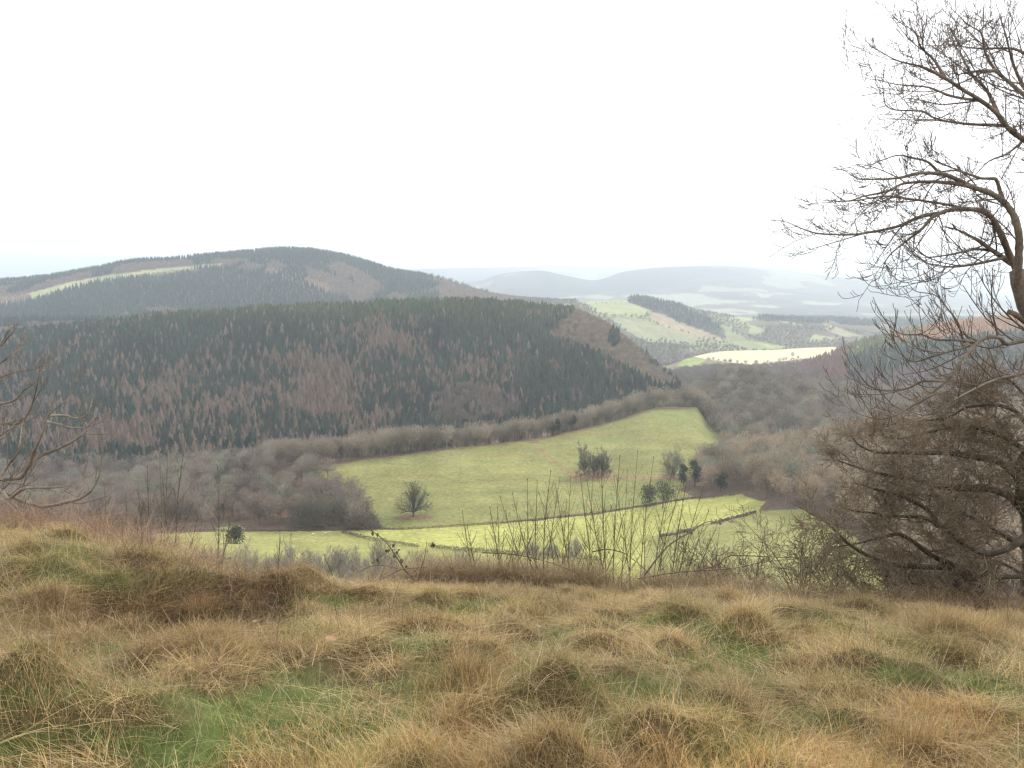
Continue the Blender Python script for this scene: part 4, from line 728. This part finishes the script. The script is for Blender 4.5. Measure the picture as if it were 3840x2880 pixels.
ash = [
    (([(2470, 1420), (2440, 1150), (2400, 980), (2350, 860), (2290, 760), (2240, 700), (2208, 640), (2196, 585)]), 9.2, TY, .22, .066, None, 1),
    (([(2330, 860), (2380, 600), (2400, 380), (2380, 200), (2330, 80)]), 9.1, 8.8, .14, .03, 'sky', .2),
    (z4([(2000, 1150), (1700, 980), (1493, 870), (1380, 780), (1330, 710), (1230, 630), (1100, 550), (990, 480), (870, 420), (700, 375), (600, 320)]), 8.9, 8.0, .040, .004, 'sky', .12),
    (z4([(1900, 800), (1650, 700), (1493, 590), (1400, 510), (1320, 440), (1250, 320), (1230, 210), (1140, 150), (1085, 95)]), 8.9, 8.7, .034, .004, 'sky', .12),
    (z4([(1230, 630), (1050, 600), (880, 540), (700, 525), (600, 500)]), 8.4, 7.9, .014, .003, 'sky', .12),
    (z4([(1360, 780), (1200, 775), (1080, 765), (940, 735), (850, 690), (700, 685), (630, 650), (618, 570)]), 8.6, 8.1, .016, .004, 'sky', .17),
    (z4([(1650, 900), (1560, 640), (1480, 520), (1420, 380), (1385, 240), (1340, 90)]), 9.0, 9.3, .03, .005, 'sky', .14),
    (z4([(1600, 480), (1493, 330), (1400, 300), (1200, 300), (1050, 280)]), 9.0, 9.3, .018, .005, 'sky', .16),
    (z4([(1320, 440), (1180, 445), (1080, 465)]), 8.7, 8.6, .02, .006, 'sky', .12),
    (z4([(1000, 480), (930, 370), (850, 290), (810, 190), (780, 175)]), 8.3, 8.0, .016, .004, 'sky', .12),
    (z4([(1330, 700), (1260, 560), (1160, 450), (1100, 340), (1040, 240)]), 8.6, 8.9, .02, .004, 'sky', .13),
    (z4([(1450, 1760), (1458, 1640), (1465, 1500), (1445, 1380), (1380, 1270), (1280, 1200), (1160, 1160), (1060, 1110), (970, 1080), (860, 1075), (720, 1105), (600, 1115), (470, 1115), (400, 1075)]), TY, 7.6, .042, .0035, 'arch', .14),
    (z4([(1180, 1165), (1040, 1140), (900, 1130), (750, 1140), (640, 1190), (500, 1220), (390, 1250), (290, 1190)]), 8.3, 7.5, .020, .003, 'arch', .14),
    (z4([(1460, 1770), (1445, 1680), (1410, 1610), (1380, 1530), (1340, 1440), (1280, 1340), (1200, 1305), (1080, 1300), (940, 1340), (850, 1430), (760, 1500), (640, 1610), (610, 1680)]), TY, 7.7, .038, .0035, 'arch', .14),
    (z4([(1240, 1320), (1100, 1290), (1000, 1270), (800, 1240), (650, 1220), (420, 1250), (250, 1260)]), 8.4, 7.6, .015, .003, 'arch', .15),
    (z4([(1000, 1320), (860, 1345), (700, 1410), (560, 1440), (400, 1460), (230, 1455), (120, 1425), (40, 1390)]), 8.2, 7.4, .018, .004, 'arch', .16),
    (z4([(1420, 1640), (1300, 1560), (1200, 1490), (1100, 1440)]), TY, 8.2, .030, .010, 'arch', .14),
    (z4([(1300, 1560), (1200, 1550), (1050, 1580), (900, 1600), (840, 1560)]), 8.5, 8.0, .016, .004, 'hang', .15),
    (z4([(1380, 1600), (1200, 1640), (1050, 1660), (900, 1640), (800, 1560)]), 8.5, 8.1, .016, .004, 'hang', .15),
    (z4([(970, 1080), (880, 1000), (790, 980), (720, 965), (600, 1000)]), 8.1, 7.8, .014, .004, 'arch', .2),
    (z4([(1365, 1258), (1345, 1190), (1310, 1110), (1240, 1110), (1170, 1090), (1060, 1060), (960, 1070)]), 8.6, 8.2, .02, .006, 'arch', .13),
    (z4([(1600, 780), (1460, 900), (1380, 960), (1280, 1000), (1180, 1100)]), 8.9, 8.7, .016, .004, 'arch', .13),
    (z3([(2360, 560), (2212, 490), (2160, 450), (2130, 440)]), 9.0, 8.7, .035, .024, None, .1),
    (z3([(2500, 560), (2340, 575), (2212, 590), (2120, 608), (2085, 575), (2040, 570), (1960, 610), (1900, 680), (1830, 780), (1740, 860), (1640, 940), (1560, 1010)]), 8.9, 7.6, .028, .005, 'hang', .14),
    (z3([(1980, 600), (1880, 590), (1750, 585), (1680, 560), (1600, 560), (1530, 530), (1490, 480)]), 8.3, 7.8, .013, .004, 'hang', .25),
    (z3([(1960, 610), (1850, 640), (1750, 670), (1640, 700), (1560, 650)]), 8.2, 7.8, .013, .004, 'hang', .25),
    (z3([(1800, 800), (1700, 800), (1600, 840), (1500, 850), (1420, 830), (1330, 730)]), 7.9, 7.5, .013, .004, 'hang', .25),
    (z3([(1900, 600), (1870, 500), (1820, 430), (1740, 350), (1670, 340)]), 8.2, 8.0, .011, .004, 'hang', .25),
    (z3([(1740, 870), (1650, 920), (1540, 980), (1450, 1000), (1400, 940)]), 7.8, 7.5, .012, .004, 'hang', .22),
    (z3([(2300, 700), (2212, 760), (2080, 790), (1960, 840), (1850, 900), (1760, 960)]), 8.9, 7.9, .019, .006, 'hang', .16),
]
random.seed(5)
_, c1 = near_tree('ash_tree', 'tall leafless tree reaching in from the side with arching limbs against the sky', ash, (pt(2420, 1420, 9.2)), ASH, (.15, .12, .09), (.13, .10, .08))
THORN = {'d': dict(n=5, wob=.22, up=[.02, .05, .06], kids=2, ratio=.62, ang=.8, rmin=.0022, levels=3, lmin=.06, len=.62, taper=.45, early=1, bias=(-.3, -.1, .05)),
         'e': dict(n=5, wob=.22, up=[.05, .08, .08], kids=2, ratio=.58, ang=.75, rmin=.0028, levels=3, lmin=.06, len=.50, taper=.45, early=1, bias=(-.2, -.1, .2))}
thorn = [
    (z8([(1890, 1640), (1870, 1400), (1875, 1200), (1860, 1000), (1820, 850), (1800, 700), (1860, 560)]), 9.3, 9.2, .17, .07, None, 1),
    (z8([(1866, 1030), (1780, 1105), (1700, 1150), (1600, 1170), (1500, 1130), (1420, 1080), (1320, 1005), (1200, 960), (1050, 960), (950, 940), (850, 930), (760, 900)]), 9.1, 8.2, .042, .005, 'd', .10),
    (z8([(1320, 1010), (1280, 940), (1180, 870), (1080, 840), (950, 800), (850, 770)]), 8.9, 8.4, .03, .005, 'd', .10),
    (z8([(1830, 950), (1700, 830), (1580, 800), (1450, 800), (1350, 790), (1180, 750), (1000, 720), (860, 680), (750, 640)]), 9.2, 8.3, .05, .005, 'd', .10),
    (z8([(1808, 770), (1640, 640), (1500, 620), (1380, 600), (1200, 600), (1000, 600), (880, 560), (830, 500)]), 9.2, 8.3, .045, .005, 'd', .10),
    (z8([(1660, 1560), (1580, 1480), (1570, 1400), (1530, 1310), (1450, 1250), (1300, 1245), (1100, 1235), (950, 1190), (800, 1100), (700, 1000), (600, 940)]), 9.2, 8.5, .055, .006, 'd', .105),
    (z8([(1450, 1250), (1270, 1170), (1180, 1100), (1100, 1060), (1000, 1080), (880, 1110), (760, 1130)]), 9.0, 8.5, .035, .005, 'd', .105),
    (z8([(1850, 620), (1750, 540), (1600, 470), (1450, 450), (1280, 480), (1100, 520), (980, 500)]), 9.3, 8.5, .035, .005, 'd', .10),
    (z8([(1860, 500), (1780, 380), (1650, 330), (1500, 340), (1380, 400), (1250, 420)]), 9.4, 8.8, .03, .005, 'd', .10),
    (z8([(1870, 560), (1900, 400), (1800, 260), (1700, 180), (1600, 190), (1500, 240)]), 9.4, 9.0, .025, .005, 'd', .13),
    (z8([(1872, 1150), (1750, 1100), (1600, 1010), (1500, 960), (1380, 920), (1250, 900)]), 9.3, 9.0, .03, .005, 'd', .105),
    (z8([(1870, 1300), (1700, 1300), (1600, 1360), (1450, 1380), (1300, 1360), (1150, 1330), (1000, 1290)]), 9.3, 9.0, .03, .005, 'd', .105),
    (z8([(1850, 900), (1760, 700), (1680, 560), (1560, 540)]), 9.3, 9.2, .03, .005, 'd', .105),
    (z8([(1850, 1450), (1750, 1420), (1620, 1440), (1500, 1470), (1350, 1440), (1200, 1420)]), 9.2, 9.0, .02, .005, 'e', .10),
    (z8([(1870, 1350), (1720, 1240), (1600, 1200), (1500, 1190), (1350, 1170)]), 9.5, 9.6, .025, .005, 'd', .13),
    (z8([(1872, 1230), (1720, 1070), (1550, 1040), (1400, 1140), (1300, 1180)]), 9.5, 9.7, .025, .005, 'd', .13),
]
random.seed(9)
_, c2 = near_tree('thorn_tree', 'dense leafless thorn tree with its dark trunk at the edge of the bank', thorn, pt(2223, 1370, 9.3), THORN, (.085, .072, .05), (.20, .155, .105))
# low shrubs between the saplings and the thorn tree
SH = {'s': dict(n=5, wob=.2, up=[.0, .05, .06], kids=1, ratio=.62, ang=.85, rmin=.0020, levels=3, lmin=.05, len=.42, taper=.45, early=1)}
random.seed(12); shr = []
SHR = [(1560, 1290, 1500, 1190, 'low twiggy shrub nearest the ash saplings'), (1640, 1300, 1590, 1170, 'low twiggy shrub with crossed stems second from the ash saplings'), (1730, 1310, 1700, 1120, 'arching leafless shrub in front of the green field corner'), (1820, 1325, 1760, 1110, 'tallest leafless shrub reaching out under the thorn tree crown'), (1900, 1340, 1850, 1180, 'dark leafless shrub beneath the thorn tree limbs'), (2010, 1350, 1980, 1200, 'dense low shrub under the thorn tree beside its lowest limb'), (2110, 1360, 2080, 1220, 'dense low shrub close beside the thorn tree trunk')]
for xx, yy, tx, ty, lab in SHR:
    Y = 8.8 + random.uniform(-.2, .5); L = []
    for k in range(7):
        ex = tx + random.uniform(-120, 120); ey = ty + random.uniform(-10, 90); bx = xx + random.uniform(-12, 12)
        L.append(([(bx, yy + 8), ((bx + ex) / 2 + random.uniform(-14, 14), (yy * .45 + ey * .55)), (ex, ey)], Y, Y + random.uniform(-.4, .4), .006, .0022, 's', .075))
    near_tree('leafless_shrub', lab, L, pt(xx, yy, Y), SH, (.13, .105, .075), (.20, .155, .11), 'shrub')
# tree at the other side with upswept twigs
LT_ = {'l': dict(n=6, wob=.10, up=[.10, .20, .24], kids=1, ratio=.55, ang=.65, rmin=.0024, levels=2, lmin=.07, len=.45, taper=.45, early=1, bias=(.5, 0, .1))}
lt = [
    ([(-420, 1330), (-380, 1200), (-300, 1120), (-200, 1090), (-60, 1075)], 8.6, 8.2, .07, .03, None, 1),
    (z5([(-200, 1210), (0, 1180), (60, 1235), (140, 1180), (200, 1160), (330, 1160), (450, 1150), (560, 1100), (620, 1080)]), 8.3, 7.7, .022, .003, 'l', .24),
    (z5([(-200, 1140), (0, 1100), (130, 1095), (200, 1010), (240, 900), (300, 760), (320, 680), (400, 600), (480, 530), (512, 440)]), 8.3, 7.8, .026, .003, 'l', .26),
    (z5([(220, 980), (300, 930), (400, 890), (500, 840), (600, 790), (690, 790)]), 8.1, 7.7, .018, .004, 'l', .26),
    (z5([(310, 700), (400, 720), (500, 745), (590, 745), (635, 710)]), 8.0, 7.7, .012, .004, 'l', .3),
    (z5([(340, 660), (440, 660), (540, 680), (600, 660), (630, 580)]), 8.0, 7.6, .012, .004, 'l', .3),
    (z5([(-250, 760), (0, 710), (100, 720), (180, 670), (230, 560), (270, 380)]), 8.4, 8.0, .02, .004, 'l', .26),
    (z5([(-200, 600), (0, 580), (90, 560), (160, 490), (240, 430), (290, 330)]), 8.4, 8.1, .016, .004, 'l', .28),
    (z5([(-250, 480), (0, 400), (60, 370), (170, 350), (260, 320)]), 8.4, 8.1, .014, .004, 'l', .3),
    (z5([(-200, 450), (0, 300), (80, 240), (160, 180)]), 8.4, 8.2, .014, .004, 'l', .3),
    (z5([(-150, 320), (0, 190), (50, 130), (90, 80)]), 8.4, 8.2, .012, .004, 'l', .3),
    (z5([(-200, 1260), (0, 1190), (150, 1250), (300, 1290), (450, 1260), (560, 1230), (640, 1170), (700, 1000), (705, 850)]), 8.3, 7.9, .022, .004, 'l', .28),
    (z5([(-100, 920), (0, 800), (60, 760), (120, 700)]), 8.3, 8.1, .012, .004, 'l', .28),
    (z5([(0, 1110), (60, 1000), (130, 900), (150, 740)]), 8.2, 8.0, .014, .004, 'l', .28),
]
random.seed(14)
near_tree('bare_tree', 'leafless tree with upswept twigs leaning in over the high end of the bank', lt, pt(-420, 1330, 8.6), LT_, (.20, .17, .13), (.19, .155, .12))

# ------------------------------------------------------------------ ash saplings on the brink
def sapling(bx, by, tx, ty, Y, label, group, r=.010, bow=0, pairs=7, col=(.115, .10, .06), seed=0):
    random.seed(seed); P = curve([(bx, by), (bx + (tx - bx) * .3 + bow, by + (ty - by) * .45), (tx, ty)], Y, Y + random.uniform(-.25, .25), 6); b = P[0].copy()
    V, Fc = tube(P - b, r, r * .35, 5); S = []; n = len(P)
    L = np.linalg.norm(P[-1] - P[0])
    for k in range(pairs):
        t = .25 + .7 * k / pairs + random.uniform(-.03, .03); i = min(n - 2, int(t * (n - 1))); p = P[i] - b; d = nrm(tuple(P[i + 1] - P[i])); az = random.uniform(0, 3.14)
        for sg in (0, 3.14159):
            if random.random() < .2: continue
            w = (math.cos(az + sg), math.sin(az + sg), .15); q = tuple(p); dd = nrm((d[0] * .75 + w[0] * .65, d[1] * .75 + w[1] * .65, d[2] * .75 + w[2] * .65)); l = L * .36 * (1.08 - t) * random.uniform(.6, 1.25) + .03; rr = r * .42 * (1.1 - t * .6)
            for m in range(3):
                dd = nrm((dd[0] + random.gauss(0, .05), dd[1] + random.gauss(0, .05), dd[2] + .16)); e = tuple(q[j] + dd[j] * l / 3 for j in range(3)); S.append((*q, *e, rr, rr * .85)); q = e; rr *= .85
            S.append((*q, *(q[j] + dd[j] * .012 for j in range(3)), rr * 2.2, rr * 1.2))
    q = P[-1] - b; S.append((*q, *(q + np.array([0, 0, .018])), r * .7, r * .4))
    o = mesh_obj('sapling', V, Fc, M_BARK, np.tile(col, (len(V), 1)), None, True); o.location = tuple(b); tag(o, label, 'sapling', group)
    seg_mesh('crown', S, M_BARK, col, o, 4); return o
def z6(a, b): return (921.7 + .3645 * a, 864 + .3645 * b)
SAP = [((600, 935), (597, 475), 0), ((600, 940), (435, 575), -20), ((650, 930), (510, 560), -22), ((690, 935), (735, 425), -4), ((700, 935), (790, 460), 8), ((640, 930), (655, 485), 0), ((850, 960), (855, 455), -8), ((870, 980), (765, 505), -14), ((1000, 1000), (910, 450), -10), ((1070, 1030), (1035, 380), -6), ((1085, 1030), (950, 480), -20), ((1100, 1030), (1145, 335), 0), ((1200, 1020), (1250, 310), 0), ((1220, 1020), (1110, 455), -8), ((1260, 1020), (1345, 345), 0), ((1330, 1020), (1460, 400), 6), ((1340, 1030), (1510, 490), 10), ((1440, 1020), (1540, 480), 6), ((1460, 1030), (1650, 480), 14), ((1500, 1030), (1670, 660), 14), ((450, 930), (375, 640), -8), ((300, 920), (240, 750), -6), ((420, 935), (420, 640), 6), ((1550, 1030), (1730, 720), 16), ((960, 1000), (985, 470), 0), ((1150, 1030), (1190, 420), 4), ((800, 950), (830, 600), 0), ((1290, 1020), (1300, 560), 0), ((1020, 1010), (1060, 560), 0), ((1380, 1020), (1420, 640), 0), ((540, 935), (560, 760), 0), ((770, 945), (700, 600), -6)]
for i, (b, t, bow) in enumerate(SAP):
    bb = z6(*b); tt = z6(*t); sapling(bb[0], bb[1] + 50, tt[0], tt[1], 8.7 + random.uniform(-.35, .35), 'thin leafless ash sapling in the thicket on the brink above the fields', 'ash saplings on the brink', r=.004 if i > 23 else random.uniform(.0048, .007), bow=bow * .55, pairs=10, seed=300 + i)
for i in range(34):
    x_ = random.uniform(1030, 1570); h_ = random.uniform(40, 130); ln_ = random.uniform(-55, 55)
    sapling(x_, 1278, x_ + ln_, 1235 - h_, 8.6 + random.uniform(-.3, .3), 'short leaning leafless shoot among the taller ash saplings on the brink', 'short shoots among the ash saplings', r=random.uniform(.003, .0055), bow=ln_ * .25, pairs=7, seed=500 + i)
SL = [(330, 1185, 318, 1010, -4), (345, 1190, 345, 985, 4), (352, 1180, 362, 975, 3), (378, 1195, 402, 935, -2), (372, 1190, 350, 1020, -6), (310, 1185, 298, 1060, 0), (280, 1180, 272, 1070, -3), (470, 1190, 470, 1010, 3), (478, 1195, 505, 1085, 5), (232, 1165, 226, 1060, 0), (395, 1200, 432, 1090, 10), (290, 1185, 310, 1090, 0), (600, 1270, 605, 1150, 0), (250, 1170, 240, 1100, -2), (740, 1275, 700, 1200, -5)]
for i, (bx, by, tx, ty, bow) in enumerate(SL):
    sapling(bx, by + 25, tx, ty, 8.6 + random.uniform(-.2, .3), 'thin greenish leafless sapling behind the crest of the high bank', 'saplings behind the high bank', r=random.uniform(.0045, .007), bow=bow, pairs=9, col=(.12, .115, .075), seed=400 + i)

# ------------------------------------------------------------------ brambles
def bramble(pts, Y0, Y1, r, leaves, label, col=(.12, .07, .055), seed=0, lcol=(.10, .075, .05), size=.035):
    random.seed(seed); P = curve(pts, Y0, Y1, 6); b = P[0].copy(); V, Fc = tube(P - b, r, r * .4, 5)
    o = mesh_obj('bramble', V, Fc, M_BARK, np.tile(col, (len(V), 1)), None, True); o.location = tuple(b); tag(o, label, 'bramble')
    for (lx, ly) in leaves:
        q = pt(lx, ly, (Y0 + Y1) / 2) - b; k = int(np.argmin(np.linalg.norm(P - b - q, axis=1))); q2 = q * .75 + (P[k] - b) * .25 if np.linalg.norm(P[k] - b - q) < .1 else q
        leaf(q2, size * random.uniform(.8, 1.3), np.array(lcol) * random.uniform(.7, 1.5), o, rot=(random.uniform(-.5, .5), random.uniform(.6, 1.6), random.uniform(0, 6.28)), curl=1.5)
        pk = P[k] - b; seg_mesh('petiole', [(*pk, *q2, .0018, .0014)], M_BARK, col, o, 3)
    return o
def zb(p): return [(604.8 + .1562 * a, 1094.4 + .1562 * b) for a, b in p]
bramble(zb([(2000, 1150), (1750, 900), (1600, 680), (1500, 530), (1400, 430), (1290, 350), (1150, 260), (950, 180), (800, 130), (600, 130)]), 8.1, 7.5, .006, zb([(1340, 355), (1280, 345), (1550, 520), (1600, 510), (1660, 590), (1680, 720), (1460, 610), (1500, 590), (1290, 760), (1340, 720), (1385, 760), (1580, 700), (1640, 620), (1560, 600), (1650, 680)]), 'arching bramble stem with withered leaves over the dip of the bank', seed=1, size=.04)
bramble(zb([(1350, 1040), (1500, 960), (1650, 880), (1850, 850), (2100, 840)]), 8.0, 8.1, .004, zb([(1740, 800), (1600, 870)]), 'low bramble stem curving along the edge above the dip', seed=2)
bramble(zb([(1080, 910), (1250, 830), (1400, 810), (1550, 840), (1680, 870), (1850, 980)]), 8.2, 8.0, .0035, [], 'thin arched bramble stem over the dip', seed=3)
bramble([z6(1290, 1040), z6(1320, 1000), z6(1380, 920), z6(1450, 850), z6(1560, 785), z6(1680, 720), z6(1750, 735)], 8.2, 8.0, .009, [z6(1690, 700), z6(1720, 705), z6(1545, 765), z6(1570, 780), z6(1530, 760), z6(1520, 840), z6(1500, 800), z6(1740, 725)], 'thick bramble stem with withered leaves in front of the ash saplings', seed=4, col=(.17, .13, .10), lcol=(.16, .12, .08))
bramble([z6(980, 900), z6(1060, 885), z6(1150, 900), z6(1230, 950), z6(1330, 1040)], 8.3, 8.1, .006, [], 'arched purple bramble stem at the foot of the ash saplings', seed=5)
bramble([z6(330, 905), z6(450, 910), z6(600, 930), z6(750, 970), z6(900, 1030)], 8.1, 7.8, .005, [z6(470, 930), z6(620, 945), z6(700, 930), z6(520, 905), z6(400, 915)], 'dark bramble stem lying over the reddish tangle', seed=6, lcol=(.10, .06, .05))
bramble([z6(1250, 1060), z6(1500, 1020), z6(1800, 1000), z6(2000, 960), z6(2212, 940)], 8.2, 8.3, .006, [], 'long bramble stem running low towards the thorn tree', seed=7)
bramble([z6(1600, 1010), z6(1720, 980), z6(1800, 920), z6(1950, 925), z6(2212, 935), z6(2500, 900)], 8.3, 8.5, .006, [], 'reddish bramble stem arching through the low shrubs', seed=8, col=(.16, .09, .07))
bramble(zb([(1900, 1100), (1950, 850), (2000, 700), (2030, 480)]), 8.0, 7.9, .006, zb([(2150, 480), (2160, 510), (2130, 520), (2040, 600)]), 'upright broken bramble stump with a dry flower head', seed=9, col=(.2, .14, .1))
bramble([z6(1180, 1060), z6(1240, 960), z6(1330, 830)], 7.9, 7.9, .005, [], 'pale straight dead stalk leaning in front of the ash saplings', seed=10, col=(.36, .27, .19))
bramble(zb([(2080, 1100), (2080, 900), (2060, 700), (2040, 560)]), 7.9, 7.9, .0045, [], 'pale broken stalk standing beside the bramble stump', seed=11, col=(.38, .27, .19))
bramble([(100, 1160), (150, 1140), (185, 1150), (215, 1180)], 8.0, 7.9, .004, [(20, 1170), (98, 1160), (105, 1165), (155, 1152), (165, 1148), (243, 1160), (247, 1168), (150, 1185)], 'bramble stem with green leaves on the high end of the bank', seed=12, lcol=(.06, .09, .06), size=.045)
bramble([(585, 1290), (596, 1240), (603, 1200), (606, 1160)], 8.1, 8.2, .004, [], 'dark thin forked stem standing over the dip of the bank', seed=13)
bramble([(2200, 1345), (2160, 1325), (2120, 1318), (2060, 1300)], 8.0, 7.6, .004, [], 'bright orange dead stem arching by the thorn tree trunk', seed=14, col=(.45, .24, .12))

# ------------------------------------------------------------------ haze, sky, sun
m = bpy.data.materials.new('valley_haze'); m.use_nodes = True; nt = m.node_tree; nt.nodes.clear()
out = nt.nodes.new('ShaderNodeOutputMaterial'); pv = nt.nodes.new('ShaderNodeVolumePrincipled')
pv.inputs['Density'].default_value = 1.12e-4; pv.inputs['Color'].default_value = (.79, .90, 1.0, 1); pv.inputs['Anisotropy'].default_value = .4
pv.inputs['Density Attribute'].default_value = ''; pv.inputs['Temperature Attribute'].default_value = ''; pv.inputs['Color Attribute'].default_value = ''
nt.links.new(pv.outputs[0], out.inputs['Volume'])
zb0 = float(ZG.min()) - 40; zt = float(ZG.max()) + 60; hx0, hy0, hy1 = 21500, -60, 25000
V = np.array([(sx * hx0, y_, z_) for z_ in (zb0, zt) for y_ in (hy0, hy1) for sx in (-1, 1)])
o = mesh_obj('haze', V, np.array([(0, 2, 3, 1), (4, 5, 7, 6), (0, 1, 5, 4), (2, 6, 7, 3), (0, 4, 6, 2), (1, 3, 7, 5)]), m); tag(o, 'pale blue haze hanging over the distant hills', 'haze', kind='stuff')

w = bpy.data.worlds.new('World'); scn.world = w; w.use_nodes = True; nt = w.node_tree; bg = nt.nodes['Background']
sky = nt.nodes.new('ShaderNodeTexSky'); sky.sky_type = 'NISHITA'; sky.sun_disc = False
EL, AZ = math.radians(30), math.radians(38)   # sun ahead and to the side, behind thin cloud
sky.sun_elevation = EL; sky.sun_rotation = AZ
tc = nt.nodes.new('ShaderNodeTexCoord'); no = nt.nodes.new('ShaderNodeTexNoise'); no.inputs['Scale'].default_value = 2.2; no.inputs['Detail'].default_value = 6; nt.links.new(tc.outputs['Generated'], no.inputs['Vector'])
mr = nt.nodes.new('ShaderNodeMapRange'); mr.inputs[1].default_value = .3; mr.inputs[2].default_value = .7; mr.inputs[3].default_value = .86; mr.inputs[4].default_value = .98; nt.links.new(no.outputs['Fac'], mr.inputs[0])
mx = nt.nodes.new('ShaderNodeMixRGB'); nt.links.new(mr.outputs[0], mx.inputs[0]); nt.links.new(sky.outputs[0], mx.inputs[1]); mx.inputs[2].default_value = (9.6, 9.7, 10.0, 1)
nt.links.new(mx.outputs[0], bg.inputs['Color']); bg.inputs['Strength'].default_value = .1
sl = bpy.data.lights.new('sun', 'SUN'); sl.energy = 2.2; sl.angle = math.radians(12); sl.color = (1, .93, .82); so = bpy.data.objects.new('sun', sl); COL.objects.link(so)
sd = Vector((math.sin(AZ) * math.cos(EL), math.cos(AZ) * math.cos(EL), math.sin(EL))); so.rotation_euler = sd.to_track_quat('Z', 'Y').to_euler(); so.location = (0, 0, 100)

vs = scn.view_settings; vs.view_transform = 'Standard'; vs.look = 'None'; vs.gamma = 1; vs.exposure = .84
scn.render.engine = 'CYCLES'; cy = scn.cycles; cy.use_denoising = True; cy.max_bounces = 4; cy.diffuse_bounces = 2; cy.glossy_bounces = 1; cy.transmission_bounces = 2; cy.volume_bounces = 0; cy.transparent_max_bounces = 4; cy.sample_clamp_indirect = 2; cy.sample_clamp_direct = 6; cy.filter_width = 1.4
try: cy.denoiser = 'OPENIMAGEDENOISE'; cy.denoising_prefilter = 'ACCURATE'
except Exception: pass
print('SEGS', c1, c2, 'objects', len(bpy.data.objects))
